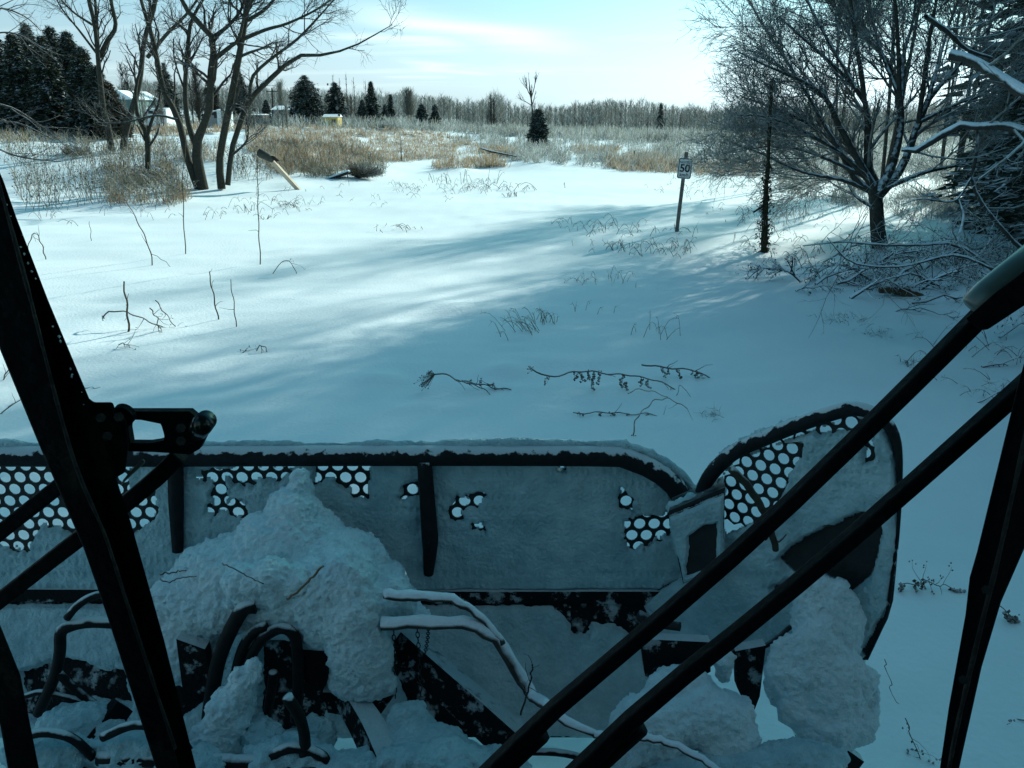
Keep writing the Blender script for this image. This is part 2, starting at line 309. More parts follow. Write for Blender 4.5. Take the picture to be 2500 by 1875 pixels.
# ------------------------------------------------------------------ conifers
def conifer(name, label, base, h, r, mt, group=None, nb=120, cl=.35, z0=.05, power=.8, per=9, droop=.28, nsp=4, wr=(.25, .45), crownmat=None, cat='tree'):
    t = thing(name, label, cat, base, group); base = np.array(base, float)
    k = 6; zz = np.linspace(-.1, h * .97, k); mb = MB()
    tubes(mb, np.stack([base[0] + 0 * zz, base[1] + 0 * zz, base[2] + zz], 1), np.linspace(h * .016 + .03, .01, k), 6)
    mb.build('trunk', M['bark'], t, True)
    u = np.sort(rng.uniform(0, 1, nb)); zf = z0 + (1 - z0) * u; az = np.arange(nb) * 2.4 + rng.normal(size=nb) * .4
    Lb = r * ((1 - zf) / (1 - z0)) ** power * rng.uniform(.62, 1.1, nb) * (1 + .5 * vn(zf * 7 + base[0], az * .0 + np.cos(az) * 1.2 + base[1], 3) + .3 * vn(zf * 22, np.sin(az) * 2 + base[0], 4)) + .06
    s = np.tile(np.linspace(.12, 1, per), (nb, 1)); dirv = np.stack([np.cos(az), np.sin(az), 0 * az], 1)
    up0 = .25 * (zf - .35)
    Pz = zf[:, None] * h + (Lb[:, None] * s) * up0[:, None] - droop * Lb[:, None] * s ** 2
    C = base + dirv[:, None] * (Lb[:, None] * s)[..., None]; C[..., 2] = base[2] + Pz
    br = MB(); tubes(br, C[:, ::max(1, per // 3)][:, :4], np.full(C[:, ::max(1, per // 3)][:, :4].shape[:2], max(.006, h * .0018)), 3)
    C = np.repeat(C.reshape(-1, 3), nsp, 0); D = np.repeat(np.repeat(dirv, per, 0), nsp, 0); n = len(C)
    side = np.stack([-D[:, 1], D[:, 0], 0 * D[:, 0]], 1) * rng.uniform(-1.1, 1.1, n)[:, None]
    D = norm(D * .7 + side + rng.normal(size=(n, 3)) * .25 + np.array([0, 0, -.12])); C = C + rng.normal(size=(n, 3)) * cl * .22
    zr = np.repeat(np.repeat(zf, per), nsp); L = cl * rng.uniform(.6, 1.35, n) * (.35 + .65 * np.clip((1 - zr) * 1.4, 0, 1)); sprays(br, C, D, L, L * rng.uniform(*wr, n))
    br.build('crown', mt, t); return t
def cpx(name, label, px, base_y, top_y, half, Y, mt, group=None, **kw):
    g = P(px, base_y, Y); z = float(H(g[0], g[1])); m = mpp(base_y, Y); top = P(px, top_y, Y)[2]
    return conifer(name, label, (g[0], g[1], z - .05), (top - z) * 1.03, half * m * 1.2, mt, group, **kw)

# dense stand at the left
LS = [(15, 84, 30, 74, 'dark spruce at the far left end of the evergreen stand'), (58, 92, 34, 70, 'dark spruce second from the left end of the evergreen stand'),
      (95, 66, 36, 78, 'tallest dark spruce in the evergreen stand on the left'), (128, 98, 34, 69, 'dark spruce with snow flecked boughs in the middle of the stand'),
      (152, 72, 34, 76, 'second tallest spruce standing in the middle of the evergreen stand'), (190, 86, 34, 72, 'dark spruce just left of the forked bare tree'),
      (216, 120, 34, 68, 'dark spruce right behind the forked bare tree'), (246, 168, 30, 66, 'shorter dark spruce at the sloping right end of the stand'),
      (270, 206, 24, 64, 'lowest brownish evergreen at the right end of the stand'), (-30, 100, 34, 72, 'dark spruce cut by the left edge of the view')]
for px, ty, hw, Yd, lb in LS:
    cpx('spruce_tree', lb, px, 276, ty, hw * 1.3, Yd, M['needle'] if px != 270 else M['rust'], 'evergreen stand behind the bare trees', nb=330, cl=.46, per=9, nsp=6, power=.55, z0=.0)
OTH = [('spruce_tree', 'dark evergreen behind the slanting stem of the bare cluster', 412, 272, 158, 40, 120, 'needle', 260), ('cedar_tree', 'brownish evergreen between the two middle stems of the bare cluster', 520, 276, 195, 28, 118, 'rust', 200),
       ('spruce_tree', 'dark evergreen right of the bare cluster near the long low branch', 592, 278, 172, 32, 120, 'needle', 240), ('spruce_tree', 'small dark spruce left of the house with the snowy roof', 652, 292, 246, 16, 118, 'needle', 110),
       ('cedar_tree', 'broad round dark evergreen left of the yellow shed', 750, 296, 188, 66, 112, 'needle', 420), ('cedar_tree', 'narrower dark evergreen behind the yellow shed', 822, 297, 204, 34, 116, 'needle', 220),
       ('spruce_tree', 'pointed steep spruce standing alone right of the shed', 909, 291, 203, 27, 114, 'needle', 200), ('spruce_tree', 'short bushy spruce at the left foot of the pointed spruce', 886, 293, 246, 16, 112, 'needle', 110),
       ('spruce_tree', 'slim dark spruce tip halfway between pointed spruce and round bare tree', 955, 291, 231, 11, 130, 'needle', 90), ('spruce_tree', 'low dark spruce touching the slim one on its left', 941, 292, 256, 11, 128, 'needle', 80),
       ('juniper_bush', 'low dark juniper in the scrub below the round bare tree', 1030, 294, 256, 14, 120, 'needle', 110), ('juniper_bush', 'low dark juniper right of its twin below the treeline', 1062, 297, 258, 13, 120, 'needle', 100),
       ('juniper_tree', 'dark juniper beside the lone thin bare tree in the field', 1314, 318, 271, 19, 84, 'needle', 320), ('spruce_tree', 'tiny dark spruce top above the wood near the frosted tree', 1612, 300, 253, 12, 150, 'needle', 70)]
for nm, lb, px, by, ty, hw, Yd, mt, nb in OTH:
    rd = 'cedar' in nm or 'juniper' in nm
    cpx(nm, lb, px, by, ty, hw, Yd, M[mt], nb=nb, cl=.36, per=8, nsp=7, power=.38 if 'juniper_tree' in nm else .62 if rd else .95, z0=.0, cat='bush' if 'bush' in nm else 'tree')
# big frosted spruces at the right (one shows, the rest stand outside the frame and shade the drift)
conifer('spruce_tree', 'large frosted spruce with drooping boughs at the right edge', (11.5, 16.0, float(H(11.5, 16)) - .1), 13, 2.7, M['fneedle'], nb=620, cl=.30, per=15, nsp=15, wr=(.10, .22), power=.6, z0=.15, droop=.4)
SH = [(16.5, 24.0, 12.5, 2.8), (14.6, 21.4, 12, 2.8), (16.3, 26.8, 19, 2.8),  (15.2, 17.5, 12, 2.8), (14.5, 11.0, 12, 2.8), (11.5, 6.5, 10, 2.6), (18.0, 13.5, 14, 3.0), (21.5, 29.5, 14, 3.2)]
for k, (x, y, h, r) in enumerate(SH):
    conifer('spruce_tree', ['frosted spruce outside the view, directly behind the edge spruce', 'tall dark spruce whose left boughs show behind the edge spruce', 'frosted spruce outside the view, behind the apple tree\'s right side', 'frosted spruce outside the view, next to the edge spruce', 'frosted spruce outside the view, beside the snowed branches', 'frosted spruce outside the view, nearest the plow wing', 'tall frosted spruce outside the view, level with the snow laden branches', 'tall frosted spruce outside the view, farthest from the cab'][k], (x, y, float(H(x, y)) - .1), h, r, M['fneedle'], 'spruces outside the view on the right', nb=300, cl=.7, per=9, nsp=4, power=.5)

for x, y, h, r, lb in ((-5.5, -5.0, 12, 2.8, 'spruce added unseen behind the cab on its left to dim the plow'), (5.5, -5.5, 12, 2.8, 'spruce added unseen behind the cab on its right to dim the plow'), (0.3, -8.5, 13, 3.0, 'spruce added unseen straight behind the cab to dim the plow'), (8.5, -.5, 11, 2.6, 'spruce added unseen beside the cab on its right to dim the plow')):  # unseen spruces, added to block skylight from behind and darken the plow
    conifer('spruce_tree', 'frosted ' + lb, (x, y, float(H(x, y)) - .1), h, r, M['fneedle'], 'unseen spruces added to block skylight around the cab', nb=130, cl=.7, per=8, nsp=4, power=.6)

# ------------------------------------------------------------------ bare trees
def bare(name, label, spec, Y, base, lv, bm, tm, dj=.6, k=14, sides=7, group=None, thick=1.0, back=False):
    t = thing(name, label, 'tree', base, group); PP, RR = limbset(spec, Y, k, dj, back); RR = RR * thick
    mb = MB(); tubes(mb, PP, RR, sides); mb.build('trunk', bm, t, True)
    cr = MB(); p, r = PP, RR; sets = []
    for i, a in enumerate(lv):
        p, r = grow(p, r, **a); tubes(cr, p, r, 4 if i == 0 else 3)
    cr.build('crown', tm, t, True); return t
def lvl(nc, L, ang, **k): return dict(nc=nc, L=L, ang=ang, **k)
A_ = [[(488, 470, 13), (470, 420, 12), (457, 384, 10), (434, 289, 9), (398, 217, 8), (375, 104, 7), (344, 0, 5), (330, -60, 4)],
      [(496, 466, 18), (484, 400, 15), (480, 353, 14), (500, 300, 11), (511, 280, 10.5), (515, 181, 10), (520, 95, 9), (470, 41, 8), (443, 0, 6), (425, -50, 4)],
      [(480, 356, 10), (462, 310, 8), (452, 226, 7), (461, 90, 6), (470, 45, 5), (500, -10, 4)],
      [(527, 142, 7), (560, 115, 6), (583, 95, 5), (600, 30, 4), (640, -30, 3)], [(520, 92, 7), (560, 60, 5), (590, 20, 4), (600, -30, 3)],
      [(541, 461, 12), (536, 410, 11), (540, 362, 10.5), (565, 235, 10), (588, 113, 9), (606, 0, 8), (612, -60, 8)],
      [(595, 95, 6), (650, 72, 5), (700, 58, 4), (770, 25, 3), (820, -10, 2)], [(604, 50, 6), (650, 20, 5), (690, -30, 4)],
      [(556, 452, 8), (565, 370, 8), (580, 320, 8), (597, 271, 8), (612, 240, 8), (678, 176, 7), (723, 138, 6), (760, 137, 5), (805, 131, 4), (850, 118, 3), (900, 95, 2.2), (930, 75, 1.6), (958, 60, 1)],
      [(610, 240, 5), (615, 190, 5), (655, 149, 4.5), (723, 98, 4), (770, 50, 3), (810, 5, 2), (840, -30, 1.5)], [(434, 292, 4), (380, 282, 3), (300, 300, 2), (235, 300, 1.2)],
      [(565, 380, 4), (598, 350, 3), (606, 320, 2), (600, 290, 1.4)]]
gA = G(510, 462)
bare('bare_tree', 'many stemmed bare tree leaning both ways above the leaning wooden stake', A_, float(gA[1]), gA,
     [lvl(10, (.9, 2.3), (20, 60), up=.10, k=5, jit=.22, rs=.5, tmin=.3, rmin=.012), lvl(6, (.5, 1.2), (20, 60), up=.05, jit=.28, rs=.6, rmin=.008), lvl(4, (.25, .7), (20, 60), up=.02, jit=.3, rs=.7, rmin=.006, k=3)], M['bark'], M['twig'], thick=.84)
B_ = [[(273, 368, 10), (262, 300, 8.5), (253, 271, 8), (243, 181, 7), (232, 68, 5.5), (217, 0, 6), (210, -50, 5)], [(243, 140, 8), (262, 100, 7), (282, 64, 6), (271, 0, 5), (275, -50, 4)],
      [(240, 181, 6), (238, 90, 5), (232, 0, 4), (228, -40, 3)], [(300, 366, 10), (305, 330, 9.5), (316, 290, 9), (340, 203, 8), (352, 100, 7), (375, 22, 7), (384, -40, 6)],
      [(360, 140, 6), (410, 80, 5), (455, 35, 4), (488, -10, 3)], [(225, 60, 4), (180, 30, 3), (140, -10, 2)], [(236, 130, 4), (190, 70, 3), (150, 20, 2), (130, -20, 1.5)]]
gB = P(286, 368, 45.0); gB[2] = H(gB[0], gB[1])
bare('bare_tree', 'forked bare tree in front of the evergreen stand', B_, 45.0, gB, [lvl(7, (.9, 2.2), (20, 55), up=.12, k=5, jit=.2, rs=.45, tmin=.35, rmin=.012), lvl(5, (.5, 1.2), (20, 60), up=.05, jit=.28, rs=.6, rmin=.009), lvl(3, (.25, .7), (20, 60), jit=.3, rs=.7, rmin=.007, k=3)], M['bark'], M['twig'], thick=.85)
C_ = [[(362, 450, 8), (361, 400, 7), (359, 330, 7), (336, 282, 5), (331, 217, 4), (346, 160, 3), (352, 120, 2)], [(359, 332, 5), (372, 290, 4), (388, 250, 3), (392, 200, 2), (400, 170, 1)], [(360, 330, 3), (350, 290, 2), (380, 240, 1.5)]]
gC = G(362, 448)
bare('bare_tree', 'small single stemmed bare tree between the forked tree and the big cluster', C_, float(gC[1]), gC, [lvl(8, (.4, 1.3), (20, 55), up=.15, k=5, jit=.2, rs=.5, rmin=.010), lvl(4, (.3, .7), (20, 60), jit=.28, rs=.6, rmin=.007, k=3)], M['bark'], M['twig'])
S_ = [[(-60, 330, 3), (0, 365, 2.4), (60, 385, 2), (150, 395, 1)], [(-60, 250, 3), (20, 260, 2.4), (90, 300, 1.6), (190, 380, .8)], [(-60, 300, 3), (40, 300, 1.8), (130, 340, 1)], [(-60, 40, 3), (0, 20, 2.4), (60, 40, 1.6), (100, 75, 1)], [(-60, 90, 3), (30, 80, 1.6), (110, 120, .8)], [(-80, 470, 12), (-70, 330, 10), (-66, 200, 9), (-60, 60, 7), (-40, -40, 5)]]
gS = P(-80, 470, 20.0); gS[2] = H(gS[0], gS[1])
bare('bare_tree', 'bare sapling reaching its twigs in from the left edge', S_, 20.0, gS, [lvl(9, (.4, 1.3), (15, 50), up=.0, k=5, jit=.2, rs=.5, rmin=.004), lvl(4, (.2, .6), (20, 60), jit=.28, rs=.6, rmin=.003, k=3)], M['twig'], M['twig'])
# lone thin tree in the field
T_ = [[(1299, 331, 2.6), (1300, 290, 2.3), (1299, 262, 2.0), (1296, 232, 1.7), (1293, 210, 1.2), (1291, 192, .8)], [(1297, 236, 1.3), (1290, 224, 1.1), (1284, 205, .8)], [(1297, 240, 1.3), (1304, 215, 1), (1307, 196, .7)], [(1299, 258, 1.1), (1286, 250, .8), (1273, 244, .6)]]
gT = G(1299, 331)
bare('bare_tree', 'lone thin bare tree rising above the treeline beside the juniper', T_, float(gT[1]), gT, [lvl(8, (.8, 2.2), (10, 30), up=.25, jit=.12, rs=.6, rmin=.022, tmin=.5), lvl(4, (.3, .7), (10, 40), jit=.2, rs=.7, rmin=.016, k=3)], M['twig'], M['twig'])
# frosted crab apple
E_ = [[(2148, 608, 27), (2142, 560, 24), (2139, 510, 23), (2136, 460, 23), (2120, 420, 17), (2117, 271, 10), (2090, 217, 8), (2052, 176, 6), (1980, 110, 5), (1900, 40, 3)],
      [(2139, 470, 16), (2100, 400, 12), (2046, 300, 10), (2014, 236, 8), (1954, 195, 6), (1870, 160, 4), (1800, 125, 2.5)], [(2136, 470, 14), (2090, 440, 11), (2046, 361, 9), (1995, 312, 7), (1900, 268, 5), (1810, 236, 3)],
      [(2142, 470, 19), (2172, 420, 15), (2194, 340, 13), (2199, 280, 12), (2196, 230, 11), (2187, 190, 9), (2166, 146, 8), (2130, 108, 6), (2090, 60, 5), (2050, -10, 3)],
      [(2198, 290, 9), (2206, 136, 7), (2225, 68, 5), (2240, -20, 4)], [(2142, 480, 18), (2200, 410, 14), (2242, 300, 12), (2266, 244, 11), (2293, 211, 8), (2334, 168, 6), (2420, 60, 4)],
      [(2139, 460, 11), (2060, 380, 8), (1960, 320, 6), (1870, 285, 4), (1800, 280, 2.5)], [(2130, 470, 9), (2060, 440, 7), (1960, 420, 5), (1860, 375, 3.5), (1780, 345, 2)],
      [(2160, 460, 9), (2260, 420, 7), (2360, 400, 5), (2450, 385, 3)], [(2242, 300, 7), (2320, 260, 5), (2400, 230, 4), (2480, 180, 2)], [(2117, 300, 7), (2100, 150, 5), (2060, 60, 4), (2010, -20, 3)],
      [(2266, 244, 7), (2300, 120, 5), (2330, 20, 4)], [(2139, 510, 7), (2090, 480, 5), (2060, 440, 3.5), (1990, 440, 2)], [(2130, 440, 8), (2000, 380, 5), (1900, 355, 4), (1830, 365, 2)], [(2196, 240, 7), (2150, 120, 5), (2120, 0, 4)], [(2117, 290, 8), (2090, 100, 6), (2060, -120, 5), (2050, -280, 3)], [(2196, 240, 8), (2190, 60, 6), (2170, -140, 5), (2160, -330, 3)], [(2242, 300, 8), (2270, 90, 6), (2300, -90, 4), (2300, -260, 3)], [(2090, 217, 6), (1990, 40, 5), (1930, -100, 4), (1900, -240, 3)], [(2046, 361, 7), (1940, 180, 5), (1850, 40, 4), (1800, -60, 3)]]
gE = G(2146, 606)
bare('apple_tree', 'wide frost covered apple tree with a short dark trunk behind the vine pole', E_, float(gE[1]), gE,
     [lvl(16, (.9, 2.3), (15, 60), up=.03, k=6, jit=.13, rs=.45, tmin=.28, rmin=.010, bias=(-.06, .22, 0)), lvl(9, (.5, 1.3), (15, 50), up=.03, k=4, jit=.15, rs=.6, rmin=.007), lvl(7, (.2, .6), (20, 60), up=.02, jit=.2, rs=.7, rmin=.0055, k=3), lvl(1, (.06, .2), (25, 70), jit=.2, rs=.8, rmin=.0045, k=2)], M['fbark'], M['ftwig'], dj=1.1, thick=.74, back=True)
# taller bare trees behind it (their crowns lay the long streaks on the drift)
for (x, y, h, lb) in ((15.5, 42.0, 13.0, 'tall bare tree half hidden behind the frosted apple tree'), (22.5, 46.0, 14.0, 'tall bare tree far behind the spruce at the right edge'), (28, 45, 15, 'tall bare tree beyond the right edge of the view'), (14.0, 33.0, 16, 'tall bare tree right behind the crown of the frosted apple tree'), (17.0, 33.5, 17, 'tall bare tree behind the right half of the apple crown'), (19.6, 34.0, 17, 'tall bare tree beside the spruces, behind the apple tree')):
    z = float(H(x, y)); t = thing('bare_tree', lb, 'tree', (x, y, z)); base = np.array([x, y, z])
    PP = np.stack([base + np.stack([rng.normal() * .1 * np.linspace(0, 1, 10) * 6, rng.normal() * .1 * np.linspace(0, 1, 10) * 6, np.linspace(-.1, h, 10)], 1) for _ in range(2)]); PP = PP + .35 * np.stack([np.sin(np.linspace(0, 5, 10) + x), np.cos(np.linspace(0, 4, 10) + x), 0 * np.linspace(0, 1, 10)], 1)[None] * np.linspace(0, 1, 10)[None, :, None]; RR = np.tile(np.linspace(.075, .03, 10), (2, 1))
    mb = MB(); tubes(mb, PP, RR, 7); mb.build('trunk', M['fbark'], t, True); cr = MB()
    p, r = grow(PP, RR, 20, (2, 4.6), (25, 60), 6, .12, .15, .5, .42, .03); tubes(cr, p, r, 4)
    p, r = grow(p, r, 12, (1, 2.4), (25, 60), 4, .05, .2, .6, .2, .022); tubes(cr, p, r, 3)
    p, r = grow(p, r, 5, (.5, 1.1), (25, 60), 3, .02, .25, .7, .2, .010); tubes(cr, p, r, 3)
    cr.build('crown', M['ftwig'], t, True)
# snow laden branches reaching in from a trunk outside the frame
L_ = [[(2319, 133, 13), (2361, 141, 12), (2402, 163, 13), (2442, 190, 14), (2500, 225, 15), (2600, 290, 18), (2680, 380, 20)],
      [(2201, 365, 5), (2225, 372, 8), (2280, 342, 9), (2345, 304, 9), (2388, 309, 9), (2429, 306, 10), (2500, 320, 12), (2600, 380, 15), (2680, 430, 18)],
      [(2386, 316, 3), (2384, 380, 4), (2372, 434, 4), (2395, 493, 5), (2440, 550, 5), (2500, 612, 6), (2640, 700, 8)],
      [(1960, 600, 1.5), (2060, 590, 2.5), (2155, 598, 3.5), (2250, 597, 4), (2336, 597, 5), (2427, 660, 6), (2560, 760, 8)], [(2341, 488, 2), (2352, 530, 3), (2336, 596, 4)], [(2372, 434, 3), (2330, 490, 2.5), (2250, 485, 2), (2200, 500, 1)],
      [(2020, 580, 1.2), (2080, 640, 2.5), (2200, 650, 3), (2330, 622, 4), (2420, 655, 4)], [(2260, 40, 6), (2310, 75, 7), (2360, 120, 5), (2420, 140, 4)], [(2640, 900, 22), (2660, 640, 20), (2680, 400, 18), (2700, 100, 14), (2700, -200, 10)]]
gL = P(2640, 900, 11.0); gL[2] = H(gL[0], gL[1])
bare('snowy_tree', 'snow laden branches of a near tree reaching in from the right edge', L_, 11.0, gL,
     [lvl(8, (.4, 1.4), (20, 60), up=.05, k=5, jit=.2, rs=.4, tmin=.03, rmin=.006, bias=(-.25, 0, 0)), lvl(4, (.2, .6), (20, 60), jit=.25, rs=.6, rmin=.004, k=4), lvl(3, (.1, .3), (20, 60), jit=.25, rs=.7, rmin=.003, k=3)], M['sbark'], M['ftwig'], dj=.8)

# ------------------------------------------------------------------ far wood, poplars, scrub
def spray_tree(mb, base, h, w, n, wd, spread=.35):
    zz = np.linspace(0, 1, 4); tr = base + np.stack([rng.normal() * .03 * h * zz, 0 * zz, h * zz * .95], 1)
    ribbons(mb, tr[None], np.linspace(wd * 1.3, wd * .35, 4)[None]); ribbons(mb, tr[None], np.linspace(wd * 1.3, wd * .35, 4)[None])
    t0 = rng.uniform(.08, .9, n); B = base + np.stack([0 * t0, 0 * t0, h * t0], 1); az = rng.uniform(0, 6.28, n)
    L = w * (1.1 - .75 * t0) * rng.uniform(.5, 1.1, n); D = np.stack([np.cos(az), np.sin(az), rng.uniform(.6, 1.8, n)], 1); D = norm(D)
    k = 3; pts = [B]
    for j in range(1, k): D = norm(D + rng.normal(size=(n, 3)) * .2 + np.array([0, 0, .15])); pts.append(pts[-1] + D * (L / (k - 1))[:, None])
    ribbons(mb, np.stack(pts, 1), np.tile(np.array([wd, wd * .7, wd * .35]), (n, 1)))
prof_x = [280, 330, 500, 620, 700, 960, 1000, 1056, 1100, 1140, 1176, 1200, 1226, 1245, 1330, 1400, 1480, 1560, 1640, 1720, 1900, 2100, 2300, 2520]
prof_y = [215, 195, 210, 215, 220, 232, 228, 240, 236, 250, 245, 229, 232, 256, 262, 254, 249, 251, 257, 262, 258, 262, 255, 258]
mbs = [MB(), MB()]
for row in range(3):
    Yd = 150 + 14 * row
    for px in np.arange(285, 2560, 5.6):
        px = px + rng.uniform(-5, 5); dens = 1 if px > 950 else .9
        if rng.random() > dens: continue
        ty = np.interp(px, prof_x, prof_y) + rng.normal() * 4 + 22 * float(vn(px / 34, row * 3, 2)) + 12 * float(vn(px / 11, row * 3, 3)) + (4 if row == 0 else 0); Yj = Yd + rng.uniform(-6, 6)
        b = P(px, 300, Yj); b[2] = H(b[0], b[1]); top = P(px, ty, Yj)[2]
        if top - b[2] < 1: continue
        spray_tree(mbs[row % 2], b, top - b[2], (top - b[2]) * .46, 64, .075)
for i, mb in enumerate(mbs):
    o = mb.build('bare_wood', M['wood_far'], kind='stuff'); tag(o, ('pale leafless wood along the horizon, nearer rows', 'pale leafless wood along the horizon, inner row')[i], 'wood')
def far_tree(name, label, px, by, ty, half, Yd, n, mt, wd=.07, stems=1, group=None):
    b = P(px, by, Yd); b[2] = H(b[0], b[1]); t = thing(name, label, 'tree', b, group); top = P(px, ty, Yd)[2]; h = top - b[2]; w = half * mpp(by, Yd)
    mb = MB(); zz = np.linspace(0, 1, 5); tubes(mb, b + np.stack([0 * zz, 0 * zz, h * .9 * zz], 1), np.linspace(wd * 1.7, wd * .5, 5), 5); mb.build('trunk', M['twig'], t)
    mb = MB()
    for s in range(stems): spray_tree(mb, b + np.array([rng.uniform(-.5, .5) * w if stems > 1 else 0, 0, 0]), h * rng.uniform(.85, 1), w * (1.6 if stems == 1 else 1), n, wd)
    mb.build('crown', mt, t); return t
FT = [(818, 170, 10, 'slender bare poplar leftmost of the row behind the shed evergreens'), (834, 178, 10, 'slender bare poplar second in the row behind the shed evergreens'), (850, 168, 10, 'slender bare poplar third in the row behind the shed evergreens'),
      (868, 176, 10, 'slender bare poplar fourth in the row behind the shed evergreens'), (896, 186, 9, 'slender bare poplar standing just behind the pointed spruce'), (905, 190, 8, 'slender bare poplar tip rising right of the pointed spruce')]
for px, ty, hf, lb in FT: far_tree('poplar_tree', lb, px, 292, ty, hf, 135, 60, M['twig'], .05, group='bare poplars behind the shed')
far_tree('willow_tree', 'wide round pale bare tree between the spruces and the wood', 1005, 292, 206, 42, 125, 330, M['wood_far'], .06, 3)
far_tree('bare_tree', 'pale bushy bare tree in front of the evergreen behind the shed', 852, 295, 226, 24, 113, 190, M['wood_far'], .05, 2)
far_tree('bare_tree', 'pale twiggy tree showing between the forked tree and small bare tree', 306, 272, 135, 34, 100, 240, M['twig'], .05, 2)
far_tree('bare_tree', 'pale twiggy tree behind the middle stems of the cluster', 470, 276, 150, 50, 105, 300, M['twig'], .045, 3)
far_tree('bare_tree', 'pale bare tree left of the broad round evergreen', 690, 290, 190, 40, 135, 240, M['wood_far'], .05, 3)
for px, by, ty, hf, lb in ((345, 292, 205, 26, 'grey twiggy shrub tree in front of the white trailer'), (398, 294, 215, 26, 'grey twiggy shrub tree right of the white trailer'), (556, 296, 220, 24, 'grey twiggy shrub tree hiding part of the white shed'), (620, 298, 232, 26, 'grey twiggy shrub tree in front of the long low shed'), (300, 290, 218, 18, 'grey twiggy shrub tree in front of the green building'), (690, 300, 246, 22, 'grey twiggy shrub in front of the grey house')):
    far_tree('shrub_tree', lb, px, by, ty, hf, 84, 190, M['wood_far'], .03, 3)
far_tree('bare_tree', 'taller bare tree standing out of the middle of the wood', 1200, 300, 224, 22, 145, 170, M['twig'], .06, 2)
for px, by, ty, lb in ((1509, 338, 300, 'thin bare sapling in the frosted scrub left of the speed sign'), (1580, 345, 296, 'thin bare sapling in the scrub nearest the speed sign'), (1168, 312, 282, 'thin bare sapling in the scrub left of the lone tree'), (1062, 318, 288, 'thin bare sapling in the scrub below the round bare tree'), (980, 395, 325, 'thin stalk sapling at the front edge of the straw grass')):
    g = G(px, by); far_tree('sapling', lb, px, by, ty, 4, float(g[1]), 9, M['twig'], .02)

def inpoly(px, py, poly):
    poly = np.array(poly, float); c = np.zeros(len(px), bool); j = len(poly) - 1
    for i in range(len(poly)):
        xi, yi = poly[i]; xj, yj = poly[j]
        c ^= ((yi > py) != (yj > py)) & (px < (xj - xi) * (py - yi) / (yj - yi + 1e-9) + xi); j = i
    return c
def scatter(poly, n, clump=0, cthr=0.0):
    A = np.array(poly, float); lo, hi = A.min(0), A.max(0); px = rng.uniform(lo[0], hi[0], n * 3); py = rng.uniform(lo[1], hi[1], n * 3)
    k = inpoly(px, py, poly)
    if clump: k &= vn(px / clump, py / clump * 2.5, 8) > cthr + rng.normal(size=len(px)) * .1
    return Gm(px[k][:n], py[k][:n])
def tuft(mb, Q, T, hgt, wpx, lean=.35, k=3, per=1, spread=.1):
    Q = np.repeat(Q, per, 0); T = np.repeat(T, per); n = len(Q); Q = Q + np.concatenate([rng.normal(size=(n, 2)) * spread, np.zeros((n, 1))], 1)
    h = rng.uniform(hgt[0], hgt[1], n); az = rng.uniform(0, 6.28, n); ln = np.abs(rng.normal(size=n)) * lean
    D = norm(np.stack([np.cos(az) * ln, np.sin(az) * ln, np.ones(n)], 1)); pts = [Q - np.array([0, 0, .03])]
    for j in range(1, k): D = norm(D + np.stack([np.cos(az) * ln, np.sin(az) * ln, -.25 * ln], 1) * .8 + rng.normal(size=(n, 3)) * .1); pts.append(pts[-1] + D * (h / (k - 1))[:, None])
    w = np.maximum(wpx * T / F, .004); ribbons(mb, np.stack(pts, 1), w[:, None] * np.linspace(1, .4, k)[None]); return mb
def stuff(name, label, cat, mb, mt): return tag(mb.build(name, mt, kind='stuff'), label, cat)
FAR = [(560, 292), (760, 300), (1000, 300), (1250, 304), (1700, 316), (2500, 330), (2500, 352), (1700, 352), (1250, 335), (1000, 318), (560, 306)]
mb = MB(); Q, T = scatter(FAR, 9000); tuft(mb, Q, T, (.5, 1.5), 1.5, .45, 3, 4, .35); stuff('frosted_scrub', 'low grey frosted scrub in front of the far wood', 'scrub', mb, M['scrub'])
MID = [(1130, 330), (1250, 332), (1700, 350), (2500, 352), (2500, 440), (1800, 425), (1640, 425), (1480, 412), (1260, 395), (1150, 372), (1100, 345)]
mb = MB(); Q, T = scatter(MID, 5200, 30, -.12); tuft(mb, Q, T, (.3, .95), 1.6, .6, 3, 5, .18); stuff('frosted_scrub', 'pale frosted weeds and scrub in the middle of the field', 'scrub', mb, M['scrub'])
mb = MB(); Q, T = scatter([(1900, 430), (2500, 430), (2500, 560), (2260, 540), (1900, 470)], 2200, 35, -.05); tuft(mb, Q, T, (.2, .7), 1.6, .8, 4, 5, .15); stuff('frosted_scrub', 'tangled frosted undergrowth behind the apple tree trunk', 'scrub', mb, M['scrub'])
STR = [(600, 302), (900, 310), (1080, 325), (1170, 352), (1190, 372), (1100, 385), (980, 396), (900, 402), (820, 420), (680, 425), (610, 370)]
mb = MB(); Q, T = scatter(STR, 6800, 30, -.34); tuft(mb, Q, T, (.15, .5), 1.3, .9, 3, 5, .16); stuff('straw_grass', 'tall straw coloured grass across the field left of centre', 'grass', mb, M['tan'])
mb = MB()
for poly, n in (([(1480, 392), (1560, 380), (1640, 385), (1650, 425), (1480, 415)], 700), ([(1130, 395), (1200, 385), (1240, 408), (1130, 412)], 260), ([(1180, 360), (1260, 370), (1260, 385), (1170, 378)], 160), ([(1060, 400), (1110, 392), (1120, 410), (1060, 414)], 90),
                ([(150, 284), (600, 290), (600, 320), (420, 335), (150, 310)], 1500), ([(0, 280), (180, 285), (200, 345), (0, 350)], 800), ([(1700, 400), (1850, 395), (1850, 435), (1700, 430)], 260), ([(1400, 360), (1520, 362), (1500, 380), (1400, 376)], 200)):
    Q, T = scatter(poly, n); tuft(mb, Q, T, (.25, .7), 1.7, .7, 3, 5, .14)
stuff('dry_grass', 'separate clumps of dry straw grass poking from the snow', 'grass', mb, M['tan'])
